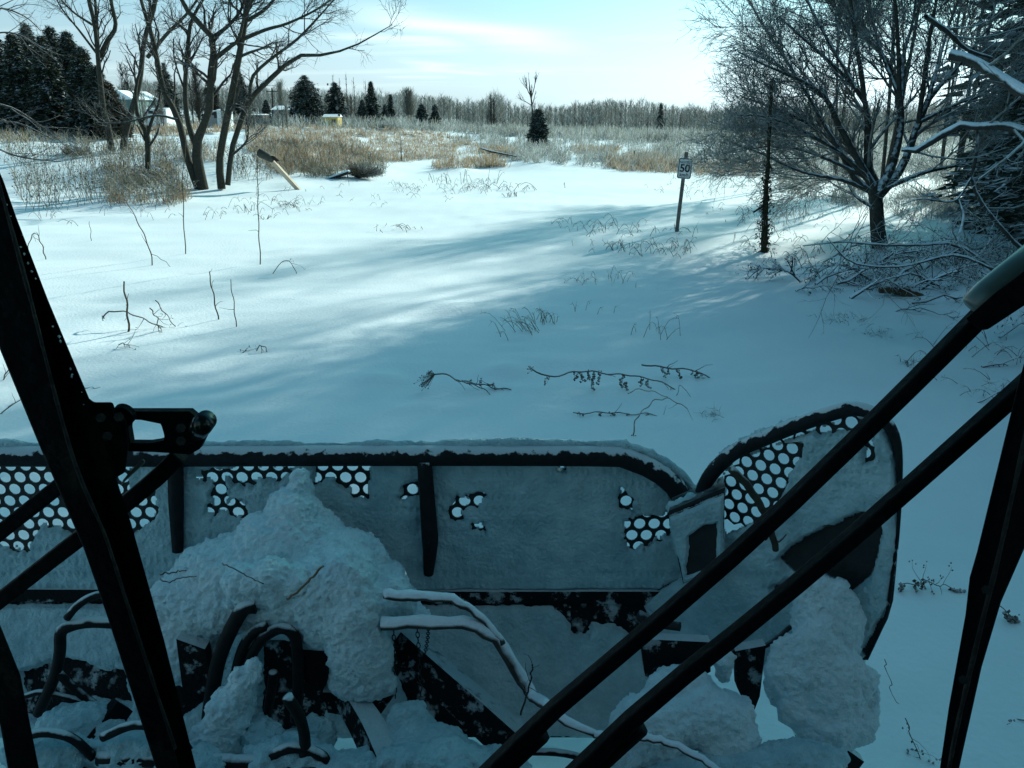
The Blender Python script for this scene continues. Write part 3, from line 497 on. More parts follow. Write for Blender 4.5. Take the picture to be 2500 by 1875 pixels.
mb = MB(); Q, T = scatter([(640, 345), (880, 360), (945, 400), (930, 432), (830, 438), (700, 432), (650, 400)], 1500, 22, -.1); tuft(mb, Q, T, (.2, .7), 1.3, .6, 4, 4, .12); stuff('brown_weeds', 'brown upright weeds behind the leaning wooden stake', 'weeds', mb, M['weedpale'])
g = G(875, 436); t = thing('dark_bush', 'low dark twiggy bush over the snow topped board', 'bush', g)
n = 240; az = rng.uniform(0, 6.28, n); D = norm(np.stack([np.cos(az) + .5, np.sin(az), rng.uniform(.3, 1.1, n)], 1)); L = rng.uniform(.4, 1.15, n)
PP = np.stack([g + D * (L * s)[:, None] * np.array([1.3, 1, 1]) for s in (0, .4, .75, 1)], 1); RR = np.tile([.014, .011, .008, .005], (n, 1)); mb = MB(); tubes(mb, PP, RR, 3)
p, r = grow(PP, RR, 4, (.12, .4), (20, 60), 3, .05, .25, .8, .2, .006); tubes(mb, p, r, 3); mb.build('twig_mass', M['weed'], t, kind='stuff')
# left bank weeds
mb = MB(); mb2 = MB()
for poly, n in (([(250, 400), (440, 400), (480, 480), (420, 510), (260, 500)], 420), ([(30, 430), (260, 400), (260, 500), (60, 520)], 260), ([(0, 350), (500, 360), (500, 400), (0, 410)], 420), ([(560, 380), (640, 390), (700, 440), (560, 445)], 110)):
    Q, T = scatter(poly, n); n = len(Q); h = rng.uniform(.35, 1.25, n); az = rng.uniform(0, 6.28, n); ln = rng.uniform(.02, .5, n)
    D = np.stack([np.cos(az) * ln, np.sin(az) * ln, np.ones(n)], 1); pts = [Q]
    for j in range(1, 5): D = norm(D + rng.normal(size=(n, 3)) * .12 + np.stack([np.cos(az) * ln * .3, np.sin(az) * ln * .3, 0 * az], 1)); pts.append(pts[-1] + D * (h / 4)[:, None])
    PP = np.stack(pts, 1); RR = np.tile([.010, .009, .008, .007, .005], (n, 1)); tubes(mb, PP, RR, 3); p, r = grow(PP, RR, 5, (.08, .3), (25, 70), 3, .1, .3, .8, .35, .006); tubes(mb, p, r, 3)
    c = p[rng.random(len(p)) < .5][:, -1]; blobs(mb2, c, rng.uniform(.015, .035, len(c)))
stuff('dry_weeds', 'tangle of thin dry weed stems on the snowy bank below the bare trees', 'weeds', mb, M['weedpale']); stuff('seed_heads', 'dry seed heads and curled leaves on the bank weeds', 'weeds', mb2, M['weed'])
mb = MB(); Q, T = scatter([(250, 410), (420, 405), (460, 500), (270, 500)], 700, 30, 0); tuft(mb, Q, T, (.2, .6), 1.2, .5, 3, 4, .12); Q, T = scatter([(170, 340), (560, 350), (560, 400), (170, 390)], 500, 30, .02); tuft(mb, Q, T, (.2, .6), 1.3, .6, 3, 4, .15)
stuff('dry_grass', 'thin brown grass among the weeds below the bare trees', 'grass', mb, M['tan2'])
# fine litter of bent stems on the open snow
mb = MB()
for poly, n in (([(80, 500), (560, 480), (900, 440), (1200, 440), (1100, 500), (500, 540), (100, 560)], 150), ([(1450, 430), (1900, 440), (2100, 520), (1900, 620), (1750, 600), (1700, 500)], 170), ([(1330, 540), (1700, 560), (1700, 640), (1500, 620)], 70), ([(930, 440), (1300, 440), (1280, 480), (930, 470)], 90), ([(1900, 600), (2400, 640), (2350, 720), (1950, 700)], 90)):
    Q, T = scatter(poly, n, 60, -.05); n = len(Q); az = rng.uniform(0, 6.28, n); h = rng.uniform(.10, .40, n); s = np.linspace(0, 1, 6)
    PP = Q[:, None] + np.stack([np.cos(az)[:, None] * h[:, None] * s, np.sin(az)[:, None] * h[:, None] * s, (h * rng.uniform(.3, .9, n))[:, None] * np.sin(s * 2.6)], -1)
    tubes(mb, PP, np.tile(np.linspace(.007, .004, 6), (n, 1)), 3); p, r = grow(PP, np.full(PP.shape[:2], .005), 2, (.05, .2), (25, 70), 3, 0, .3, .8, .3, .004); tubes(mb, p, r, 3)
stuff('bent_stems', 'scattered bent stems of dead weeds poking out of the open snow', 'weeds', mb, M['weed'])
# ------------------------------------------------------------------ weeds one can tell apart
def weed(label, base, pts, r=3.0, seeds=None, mt='weed', twigs=0, heads=0.0, group=None, name='weed_stalk', hang=None, Yd=None, hr=.008):
    """pts: photo pixels along the stem; the stem stands at the distance of the ground seen at BASE."""
    g = G(*base); Y = float(g[1]) if Yd is None else Yd; t = thing(name, label, 'weed', g, group)
    A = np.array([[p[0], p[1], (p[2] if len(p) > 2 else r)] for p in pts], float); k = max(8, 3 * len(pts)); B = smooth_path(A, k)
    PP = np.array([P(b[0], b[1], Y) + np.array([0, .03 * math.sin(i * 1.3 + Y), 0]) for i, b in enumerate(B)])[None]; RR = np.array([[b[2] * .40 * mpp(b[1], Y) for b in B]]) * np.linspace(1.1, .75, len(B))[None]
    mb = MB(); tubes(mb, PP, RR, 5); hb = MB(); got = False
    if twigs:
        p, q = grow(PP, RR, twigs, (.03 * Y ** .5, .09 * Y ** .5), (25, 75), 4, .02, .25, .7, .25, .0015); tubes(mb, p, q, 3)
        if heads: c = p[:, -1]; c = np.repeat(c, 3, 0) + rng.normal(size=(3 * len(c), 3)) * .012; blobs(hb, c, hr); got = True
    if hang:
        for (hx, hy0, hy1) in hang:
            m = max(2, int((hy1 - hy0) / 3.2)); yy = np.linspace(hy0, hy1, m); c = np.array([P(hx + rng.normal() * 2 + 3 * math.sin(y * .2), y, Y) for y in yy]); c = np.repeat(c, 3, 0) + rng.normal(size=(3 * m, 3)) * .009
            blobs(hb, c, .013); tubes(mb, np.array([P(hx, hy0 - 3, Y), P(hx + 2, hy1, Y)])[None].repeat(1, 0), np.full((1, 2), .0022), 3); got = True
    if seeds:
        for (sx, sy, sr, n) in seeds:
            c = np.array([P(sx + rng.normal() * sr * .5, sy + rng.normal() * sr * .5, Y) for _ in range(n)]) + rng.normal(size=(n, 3)) * .01; blobs(hb, c, .009 if Y < 12 else .014)
            q = np.stack([np.repeat(P(pts[0][0], pts[0][1], Y)[None], n, 0), c], 1); tubes(mb, q, np.full((n, 2), .0018), 3); got = True
    mb.build('stem', M[mt], t, True)
    if got: hb.build('seed_cluster', M['weed'], t, kind='stuff')
    return t
weed('tall hair thin upright stalk in front of the slanting bare stem', (453, 621), [(453, 625), (449, 540), (446, 440), (452, 370), (457, 310)], 3, twigs=3)
weed('thin stalk leaning left with a side shoot, below the weedy bank', (373, 648), [(373, 652), (366, 611), (352, 575), (337, 543), (312, 497), (295, 468)], 3.4, twigs=4)
weed('bent thin shoot fallen right of the leaning stalk', (420, 652), [(372, 620), (390, 630), (405, 640), (420, 654)], 1.8)
weed('tall upright stalk with small side shoots below the leaning stake', (636, 647), [(636, 652), (634, 600), (632, 569), (630, 500), (629, 442), (628, 384)], 3.2, twigs=9)
weed('short hair thin stalk alone on the sunlit snow', (224, 588), [(224, 592), (221, 565), (218, 540)], 1.8)
weed('thick broken stalk standing straight beside the drooping branch', (314, 810), [(314, 816), (312, 770), (307, 725), (301, 688)], 6.5, twigs=2)
weed('branch drooping across the thick broken stalk', (410, 800), [(251, 775), (262, 762), (285, 760), (312, 763), (363, 784), (397, 799), (428, 800)], 4.5, twigs=3, seeds=[(251, 777, 5, 6)])
weed('stalk leaning left at the right end of the drooping branch', (430, 798), [(380, 733), (390, 748), (405, 767), (432, 802)], 3.2, twigs=2)
weed('crooked leafy stalk under the drooping branch', (399, 809), [(367, 752), (374, 765), (384, 775), (386, 795), (399, 812)], 3.6, twigs=8, heads=1)
weed('slim stalk leaning left, taller of the pair in the streaked snow', (534, 780), [(534, 785), (525, 740), (518, 705), (510, 664)], 4.2, twigs=3)
weed('wavy slim stalk in a little snow mound, right of the pair', (576, 800), [(577, 806), (573, 760), (568, 720), (562, 683)], 3.2, twigs=1)
weed('arched weed bowing to the left near the cab pillar', (110, 634), [(112, 640), (106, 610), (99, 590), (90, 572), (82, 570), (74, 585), (68, 607)], 3.2, twigs=5)
weed('arched grass stem bowing over to touch the snow', (669, 668), [(665, 671), (679, 649), (696, 636), (713, 645), (724, 670), (728, 700)], 2.4, heads=1, twigs=3)
weed('small curled leafy weed left in the blue shade', (305, 848), [(291, 841), (300, 838), (312, 843), (323, 850)], 3, twigs=7, heads=1)
weed('tiny dark weed tip poking from a snow mound', (594, 862), [(588, 868), (594, 860), (600, 856)], 4, twigs=3, heads=1)
weed('small curled dark weed beside the tiny weed tip', (640, 860), [(628, 855), (633, 844), (645, 846), (656, 862)], 3.4, twigs=5, heads=1)
weed('short broken stem lying at the right side of the pillar', (225, 948), [(205, 946), (222, 947), (243, 947)], 4.5, mt='weedpale')
weed('curved twig entering beside the left edge, upper one', (20, 930), [(-10, 948), (8, 925), (21, 900), (24, 880)], 4, twigs=3)
weed('curved twig entering beside the left edge, lower one', (20, 1010), [(-10, 1024), (20, 995), (57, 972)], 4, twigs=2)
weed('long bowed weed with a flat seed head at its left tip', (1230, 952), [(1062, 914), (1081, 911), (1114, 927), (1134, 931), (1179, 939), (1211, 948), (1248, 950)], 4.6, seeds=[(1036, 932, 16, 46), (1049, 912, 9, 16)], twigs=4, hang=[(1150, 928, 934), (1175, 934, 940)])
weed('lower side shoot forking from the flat headed weed', (1200, 964), [(1128, 929), (1150, 938), (1175, 946), (1200, 965)], 3.4, twigs=1)
weed('dark crumpled leaf cluster on the flat headed weed', (1213, 952), [(1190, 938), (1204, 940), (1214, 955)], 5, twigs=5, heads=1, hr=.014)
weed('longest bowed weed with hanging seed strings in the shade', (1500, 955), [(1300, 902), (1321, 912), (1346, 920), (1391, 910), (1435, 906), (1496, 914), (1525, 914), (1570, 922), (1602, 929), (1630, 940), (1658, 956)], 4.8, seeds=[(1294, 900, 8, 14)],
     hang=[(1334, 920, 935), (1402, 912, 928), (1420, 910, 932), (1437, 908, 930), (1447, 912, 950), (1462, 908, 936), (1519, 916, 945), (1527, 935, 962), (1566, 924, 940), (1582, 928, 945)], twigs=3)
weed('snow topped bowed weed behind the longest one', (1680, 925), [(1566, 890), (1586, 892), (1631, 898), (1692, 904), (1724, 918), (1768, 944)], 5, hang=[(1620, 900, 918), (1632, 900, 912), (1657, 903, 924), (1690, 906, 918), (1702, 908, 928), (1712, 916, 924)], twigs=5)
weed('straight low weed lying along the snow nearest the screen rail', (1500, 1016), [(1400, 1009), (1464, 1007), (1496, 1007), (1533, 1011), (1578, 1010), (1620, 1018), (1652, 1026)], 3.6, hang=[(1414, 1009, 1016), (1462, 1009, 1022), (1494, 1009, 1022), (1531, 1012, 1028), (1577, 1012, 1026)], twigs=5)
weed('frosted arched stem crossing the straight low weed', (1549, 1066), [(1547, 1067), (1549, 1036), (1560, 1012), (1574, 1000), (1594, 980), (1615, 974), (1631, 973), (1655, 984), (1677, 996)], 3.8, seeds=[(1546, 1066, 7, 12)], mt='weedpale', twigs=2)
weed('thin pale arched stem between the two long weeds', (1620, 972), [(1533, 962), (1545, 953), (1561, 951), (1598, 957), (1635, 973)], 2.8, mt='weedpale')
weed('tiny bent grass stem at the right tip of the longest weed', (1688, 970), [(1652, 966), (1660, 942), (1672, 950), (1688, 971)], 2)
def clump(label, g0, n, h, lean, r=.0035, name='grass_tuft', mt='weedpale', spread=.12, cat='grass tuft', group=None, az0=None):
    g = G(*g0); t = thing(name, label, cat, g, group); az = rng.uniform(0, 6.28, n) if az0 is None else az0 + rng.normal(size=n) * .6
    h = rng.uniform(h[0] * .5, h[1] * .62, n); ln = rng.uniform(.3, 1, n) * lean * 2.2; s = np.linspace(0, 1, 6); b = g + np.concatenate([rng.normal(size=(n, 2)) * spread, np.zeros((n, 1))], 1)
    PP = b[:, None] + np.stack([np.cos(az)[:, None] * ln[:, None] * s * h[:, None], np.sin(az)[:, None] * ln[:, None] * s * h[:, None], h[:, None] * (np.sin(s[None] * rng.uniform(1.3, 2.6, (n, 1))))], -1)
    mb = MB(); tubes(mb, PP, np.tile(np.linspace(r, r * .5, 6), (n, 1)), 4); p, q = grow(PP, np.full(PP.shape[:2], r * .7), 3, (.03, .13), (20, 70), 3, 0, .3, .8, .4, r * .5); tubes(mb, p, q, 3); mb.build('stems', M[mt], t, kind='stuff'); return t
clump('frosted grass tuft bowing left, larger one in the middle of the shade', (1260, 812), 20, (.22, .42), 1.0, .0045, az0=3.1, spread=.2)
clump('frosted grass tuft standing right behind the larger tuft', (1330, 788), 16, (.2, .36), .6, .0045, spread=.1)
clump('thin bent grass pair near the top of the deep shade', (1430, 760), 3, (.16, .24), .6, .004)
clump('single short grass stem right of the bent grass pair', (1477, 762), 2, (.14, .2), .3, .004)
clump('drooping grass clump with a leaning stem at the right of the shade', (1600, 822), 10, (.2, .45), .7, .004, spread=.16)
clump('small green tuft in a snow mound near the wing', (1742, 1018), 14, (.03, .09), 1.4, .003, spread=.06, mt='green')
clump('dry grass sprigs on the small rise left of the speed sign', (1500, 606), 16, (.1, .3), .8, .005, spread=.5)
clump('row of bent grass sprigs in front of the speed sign', (1600, 618), 16, (.1, .28), .7, .005, spread=.4)
clump('dry sprigs on the rise at the end of the sunlit snow', (1450, 560), 22, (.1, .35), .9, .006, spread=.5)
clump('twiggy weeds at the edge of tree shade near the middle', (1490, 690), 12, (.1, .5), .5, .004, spread=.3)
clump('small twigs left of the twiggy weeds in the shade', (1410, 690), 9, (.08, .25), .9, .004, spread=.16)
clump('thin tall weeds in front of the straw grass, centre', (1115, 448), 16, (.4, 1.1), .4, .010, spread=.7)
clump('dark sprigs lying on sunlit snow right of the tall thin weeds', (1235, 462), 20, (.15, .5), 1.2, .011, spread=.8, mt='weed')
clump('dark upright sprig alone on the sunlit snow', (1250, 480), 10, (.15, .4), .5, .010, spread=.15, mt='weed')
clump('dead weed sprigs flat on the sunlit snow left of centre', (985, 560), 12, (.1, .3), 1.6, .007, spread=.35, mt='weed')
clump('dark sprigs on the snow at the foot of the leaning stake', (700, 505), 16, (.12, .4), 1.4, .008, spread=.5, mt='weed')
clump('small curled dark weed left of the foot of the tall stalk', (610, 515), 8, (.15, .35), .6, .008, spread=.12, mt='weed')
clump('dark curled sprig right of the curled weed', (645, 535), 8, (.1, .25), .9, .008, spread=.12, mt='weed')
clump('sunken grass tuft with a snow cap near the wing hood', (2060, 785), 26, (.05, .16), 1.2, .004, spread=.18, mt='green')
clump('flattened grass tuft nearer than the snow capped tuft', (2145, 820), 20, (.04, .14), 1.6, .004, spread=.16, mt='green')
clump('small leafy sprig between the two wiper arms', (2225, 895), 14, (.08, .2), 1.0, .004, spread=.08, mt='green')
clump('bare weed sprigs on the trampled drift behind the housing', (2440, 870), 22, (.1, .4), 1.2, .005, spread=.4, mt='weed')
clump('sprig of frosted weeds right of the post at the edge', (2450, 960), 20, (.08, .3), 1.4, .004, spread=.3, mt='weed')
weed('bowed weed with hanging seeds touching the wing edge', (2280, 1445), [(2190, 1440), (2215, 1428), (2250, 1420), (2290, 1426), (2330, 1438), (2365, 1446)], 3.4, hang=[(2200, 1430, 1442), (2235, 1424, 1434), (2255, 1421, 1433), (2330, 1438, 1450), (2345, 1442, 1452)], twigs=9, heads=1)
weed('seed laden weed leaning right of the post', (2450, 1520), [(2430, 1470), (2460, 1496), (2490, 1530), (2520, 1560)], 3.4, hang=[(2462, 1497, 1520), (2480, 1510, 1540)], twigs=7, heads=1)
weed('snowy drooping weed in the bottom right corner', (2480, 1760), [(2520, 1745), (2460, 1770), (2420, 1790), (2380, 1835)], 4, hang=[(2400, 1800, 1830), (2430, 1785, 1815), (2460, 1770, 1800)], twigs=12, heads=1)
weed('hair thin grass blade below the wing', (2190, 1740), [(2156, 1604), (2172, 1660), (2180, 1700), (2190, 1712)], 2.4)
weed('tangled weed behind the foot of the right post', (2250, 1850), [(2208, 1750), (2230, 1810), (2250, 1860), (2290, 1890)], 3, twigs=14, heads=1)

# ------------------------------------------------------------------ fallen, snowed branches at the right
def branch(label, g0, az, L, n=9, r=.02, mt='sbark', seed=0, arch=.2, leaf=0, group='snowed branches lying at the right'):
    g = G(*g0); t = thing('fallen_branch', label, 'branch', g, group); s = np.linspace(0, 1, 8); d = np.array([math.cos(R_(az)), math.sin(R_(az)), 0])
    C = g + d * (s[:, None] * L); C[:, 2] = H(C[:, 0], C[:, 1]) + arch * np.sin(s * math.pi) + .02; C = C + rng.normal(size=C.shape) * .025; PP = C[None]; RR = np.linspace(r, r * .3, 8)[None]
    mb = MB(); tubes(mb, PP, RR, 6); p, q = grow(PP, RR, n, (L * .2, L * .5), (25, 60), 5, -.02, .18, .6, .1, .006); tubes(mb, p, q, 4); p2, q2 = grow(p, q, 5, (L * .06, L * .2), (25, 60), 4, -.03, .2, .7, .1, .004); tubes(mb, p2, q2, 3)
    mb.build('wood', M[mt], t, True)
    if leaf:
        m2 = MB(); i = rng.integers(0, len(p2), leaf); c = p2[i, -1] + rng.normal(size=(leaf, 3)) * .03; sprays(m2, c, norm(rng.normal(size=(leaf, 3)) + np.array([0, 0, -.8])), rng.uniform(.03, .08, leaf), rng.uniform(.012, .03, leaf)); m2.build('leaves', M['green'], t, kind='stuff')
    return t
branch('arched snowed bough with dark needles nearest the open snow', (1985, 700), 12, 1.8, 14, .03, arch=.22, leaf=420)
branch('snowed bough lying flat left of the arched bough', (1935, 715), 5, .9, 9, .02, arch=.06, leaf=120)
branch('spray of twigs lying in front of the apple trunk', (2010, 645), 15, 2.4, 16, .022, mt='ftwig', arch=.35, leaf=60)
branch('spray of twigs right of the apple trunk base', (2200, 640), 10, 2.2, 16, .022, mt='ftwig', arch=.3)
branch('tangled snowed bough in the middle of the branch heap', (2180, 690), 20, 1.6, 16, .03, arch=.25, leaf=260)
branch('snowed bough running up to the housing', (2270, 690), -10, 1.6, 16, .025, arch=.2, leaf=260)
branch('leafy snowed bough low in the branch heap', (2150, 715), -15, 1.7, 12, .025, arch=.12, leaf=200)
branch('snowed bough at the right end of the heap behind the housing', (2360, 660), 40, 1.8, 14, .025, arch=.35, leaf=150)
branch('long bare branch resting on the snow below the heap', (2230, 745), -18, 1.5, 8, .015, mt='twig', arch=.12)
branch('thin bare twig resting between the tufts and the housing', (2180, 760), -30, .9, 5, .010, mt='twig', arch=.05)
branch('snowed twigs on the drift right between the wiper arms', (2400, 900), 10, 1.0, 12, .015, arch=.12)
branch('leafy snowed twigs right of the upper arm', (2440, 830), 30, 1.1, 12, .018, arch=.15, leaf=160)
branch('snowed twigs low beside the right edge', (2380, 985), 20, .8, 10, .012, arch=.06)
branch('snowed bough poking left out of the branch heap', (1960, 690), 150, 1.0, 18, .034, arch=.26, leaf=220)
branch('thick snowed bough right of the arched bough', (2040, 700), 20, 1.5, 18, .034, arch=.26, leaf=220)
branch('snowed bough across the apple trunk foot', (2100, 660), -5, 1.9, 18, .034, arch=.26, leaf=220)
branch('snowed bough pointing left above the rotten log', (2130, 690), 160, 1.2, 18, .034, arch=.26, leaf=220)
branch('snowed bough behind the heap crest', (2250, 665), 25, 1.6, 18, .034, arch=.26, leaf=220)
branch('snowed bough low before the housing tip', (2300, 700), 170, 1.3, 18, .034, arch=.26, leaf=220)
branch('high snowed bough near the housing', (2330, 640), 15, 1.7, 18, .034, arch=.26, leaf=220)
branch('snowed bough dropping below the rotten log', (2240, 710), -35, 1.2, 18, .034, arch=.26, leaf=220)
branch('snowed bough leaning out above the housing', (2410, 640), 150, 1.6, 18, .034, arch=.26, leaf=220)
branch('nearly buried bough in front of the heap', (2080, 730), 5, 1.0, 18, .034, arch=.26, leaf=220)
g = G(2195, 726); t = thing('rotten_log', 'short rotten brown log end in the branch heap', 'log', g); mb = MB()
PP = np.array([g + np.array([-.35, 0, .1]), g + np.array([-.1, .02, .12]), g + np.array([.2, -.05, .05]), g + np.array([.4, -.08, .0])])
tubes(mb, PP, np.array([.05, .09, .08, .03]), 9, True); mb.build('wood', M['fallen'], t, True)

# ------------------------------------------------------------------ speed sign, vine pole, leaning stake
b = G(1652, 566); Ys = float(b[1]); top = P(1676, 371, Ys); t = thing('speed_sign', 'speed limit sign on a slightly leaning post at the end of the shade', 'sign', b)
mb = MB(); ax = norm((top - b)); w = 5.0 * mpp(500, Ys); sd = np.array([1, 0, 0]); fr = norm(np.cross(ax, sd))
for s in (-1, 1):
    tubes(mb, np.array([b + sd * s * w * .55 - ax * .1, top + sd * s * w * .55]), np.full(2, w * .45), 4, True, rot=.785)
tubes(mb, np.array([b - ax * .1 + fr * -w * .4, top + fr * -w * .4]), np.full(2, w * .35), 4, True, rot=.785); mb.build('post', M['post'], t)
c = P(1671, 411, Ys) + np.array([0, -.05, 0]); right = norm(np.cross(ax, np.array([0, -1.0, 0]))) * -1
if right[0] < 0: right = -right
hw, hh = 17 * mpp(410, Ys), 24.5 * mpp(410, Ys)
def rrect(hw, hh, r, off):
    pts = []
    for cx, cy, a0 in ((hw - r, hh - r, 0), (-hw + r, hh - r, 90), (-hw + r, -hh + r, 180), (hw - r, -hh + r, 270)):
        for a in range(0, 91, 18): pts.append(c + right * (cx + r * math.cos(R_(a0 + a))) + ax * (cy + r * math.sin(R_(a0 + a))) + off)
    return np.array(pts)
yo = np.array([0, -1.0, 0]); mb = MB(); prism(mb, rrect(hw, hh, .05, -yo * .0), -yo * .008); mb.build('board', M['signw'], t)
o1 = rrect(hw - .008, hh - .008, .045, yo * .003); o2 = rrect(hw - .030, hh - .030, .03, yo * .003); n = len(o1); i = np.arange(n); j = (i + 1) % n
mesh('border', np.concatenate([o1, o2]), [np.stack([i, j, n + j, n + i], 1)], M['signb'], t)
from mathutils import Matrix
rotm = Matrix((tuple(right), tuple(ax), tuple(np.cross(right, ax)))).transposed().to_euler()
for txt, sz, dy, off, nm in (("MAXIMUM", .080, .170, 0, 'word_lettering'), ("50", .300, -.005, .008, 'number_lettering'), ("km/h", .130, -.185, .002, 'unit_lettering')):
    cu_ = bpy.data.curves.new(nm, 'FONT'); cu_.body = txt; cu_.size = sz * hh * 2 / .58; cu_.align_x = 'CENTER'; cu_.align_y = 'CENTER'; cu_.extrude = .001; cu_.offset = off; cu_.materials.append(M['signb'])
    o0 = bpy.data.objects.new(nm, cu_); COL.objects.link(o0); dg_ = bpy.context.evaluated_depsgraph_get(); me_ = bpy.data.meshes.new_from_object(o0.evaluated_get(dg_)); bpy.data.objects.remove(o0)
    o = bpy.data.objects.new(nm, me_); COL.objects.link(o); o.parent = t; o.location = (c + ax * dy * hh * 2 / .58 + yo * .006 - ORG[t.name]).tolist(); o.rotation_euler = rotm
# vine pole
b = G(1865, 617); Yv = float(b[1]); t = thing('vine_pole', 'thin pole wrapped in dark vines standing right of the speed sign', 'pole', b)
B = [P(1866, 620, Yv), P(1868, 540, Yv), P(1872, 450, Yv), P(1878, 330, Yv), P(1884, 197, Yv)]; S = smooth_path(B, 16); mb = MB(); tubes(mb, S, np.linspace(.04, .034, 16), 7, True); mb.build('pole', M['vine'], t, True)
mb = MB()
for q in range(9):
    top_f = [1, .95, .75, .7, .6, .55, .5, .45, .4][q]; kk = 22; s = np.linspace(0, top_f, kk); c = smooth_path(B, 60)[(s * 59).astype(int)]; ph = rng.uniform(0, 6.28); rad = .032 + .06 * np.maximum(0, .5 - s) * (1 + .5 * math.sin(ph))
    c = c + np.stack([np.cos(ph + s * 16) * rad, np.sin(ph + s * 16) * rad, 0 * s], 1) + rng.normal(size=(kk, 3)) * .012; tubes(mb, c, np.linspace(.022, .009, kk) * rng.uniform(.8, 1.3, kk), 5)
s = rng.uniform(0, .62, 620) ** 1.2; c = smooth_path(B, 100)[(s * 99).astype(int)]; c = c + rng.normal(size=c.shape) * (.03 + .075 * (1 - s / .62))[:, None] * np.array([1, 1, .3]); sprays(mb, c, norm(rng.normal(size=c.shape) + np.array([0, 0, -1.0])), rng.uniform(.05, .13, 620), rng.uniform(.02, .05, 620))
mb.build('vine', M['vine'], t, kind='stuff'); mb = MB(); tubes(mb, np.array([P(1867, 497, Yv), P(1857, 507, Yv - .05), P(1840, 518, Yv - .1)]), np.array([.03, .026, .02]), 6, True); mb.build('branch_stub', M['vine'], t, True)
# leaning stake
b = G(731, 463); Yk = float(b[1]); t = thing('leaning_stake', 'pale wooden stake leaning left with a dark sleeve on top', 'stake', b); m = mpp(430, Yk); mb = MB()
tubes(mb, np.array([P(735, 470, Yk), P(700, 432, Yk), P(660, 388, Yk)]), np.full(3, 6.5 * m), 4, True, rot=.6); mb.build('shaft', M['wood'], t)
mb = MB(); tubes(mb, np.array([P(668, 394, Yk), P(655, 384, Yk), P(636, 374, Yk), P(630, 371, Yk)]), np.array([6, 9.5, 10.5, 9]) * m, 9, True); mb.build('sleeve', M['sleeve'], t, True)
mb = MB(); tubes(mb, np.array([P(656, 382, Yk - .05), P(668, 386, Yk - .05), P(680, 393, Yk - .05)]), np.array([3, 5, 2]) * m, 5, True, .4); tubes(mb, np.array([P(662, 386, Yk + .05), P(672, 393, Yk + .05), P(678, 400, Yk + .05)]), np.array([3, 3, 1]) * m, 4, True, .4); mb.build('torn_wrap', M['wrap'], t)
# boards and debris in the field
def slab(name, label, cat, c, pts, th, mtop, mb_, Yd=None):
    g = G(*c); Yd = float(g[1]); t = thing(name, label, cat, g); q = np.array([P(x, y, Yd + dy) for x, y, dy in pts]); mb = MB(); prism(mb, q - np.array([0, 0, .07]), (0, 0, .05)); mb.build('board', mb_, t); mb = MB(); prism(mb, q, (0, 0, th)); mb.build('snow_cap', mtop, t); return t
slab('fallen_board', 'dark board with a snow cap tilted under the dark bush', 'board', (836, 437), [(795, 438, -.4), (850, 418, -.2), (856, 420, .5), (800, 438, .6)], .07, M['snow'], M['dark'])
for lb, c0, ln, hgt in (('steep little snow topped brush heap beside the forked tree', (205, 378), (172, 352, 217, 378), .5), ('snow topped sloping board beside the small bare tree', (400, 436), (370, 404, 416, 434), .4)):
    g = G(*c0); Yd = float(g[1]); t = thing('brush_heap', lb, 'brush heap', g); x0, y0, x1, y1 = ln
    mb = MB(); tubes(mb, np.array([P(x0, y0, Yd), P((x0 + x1) / 2, (y0 + y1) / 2 - 1, Yd), P(x1, y1, Yd)]), np.array([.05, .08, .06]), 6, True, .5); mb.build('snow_cap', M['roofsnow'], t, True)
    Q = np.stack([rng.uniform(g[0] - 1.0, g[0] + .2, 160), rng.uniform(g[1] - .3, g[1] + .4, 160)], 1); z = H(Q[:, 0], Q[:, 1]); mb = MB(); tuft(mb, np.stack([Q[:, 0], Q[:, 1], z], 1), np.full(160, 42.), (.15, hgt), 1.4, .4, 3, 4, .05); mb.build('dead_stems', M['fallen'], t, kind='stuff')
for px, py, lb in ((1547, 372, 'short stub post in the straw clump left of the speed sign'),):
    g = G(1548, 396); t = thing('stub_post', lb, 'post', g); mb = MB(); tubes(mb, np.array([g - np.array([0, 0, .1]), P(1549, 368, float(g[1]))]), np.array([.045, .04]), 6, True); mb.build('shaft', M['fallen'], t)
g = G(1255, 398); t = thing('snowy_log', 'snow covered log end poking out of the grass in the field', 'log', g); mb = MB(); tubes(mb, np.array([P(1175, 362, float(g[1]) + 1), P(1200, 370, float(g[1]) + .5), P(1262, 382, float(g[1]))]), np.array([.05, .07, .03]), 7, True); mb.build('wood', mat('log_wood', (.05, .035, .02), .9, frost=.9, fth=.3), t, True)

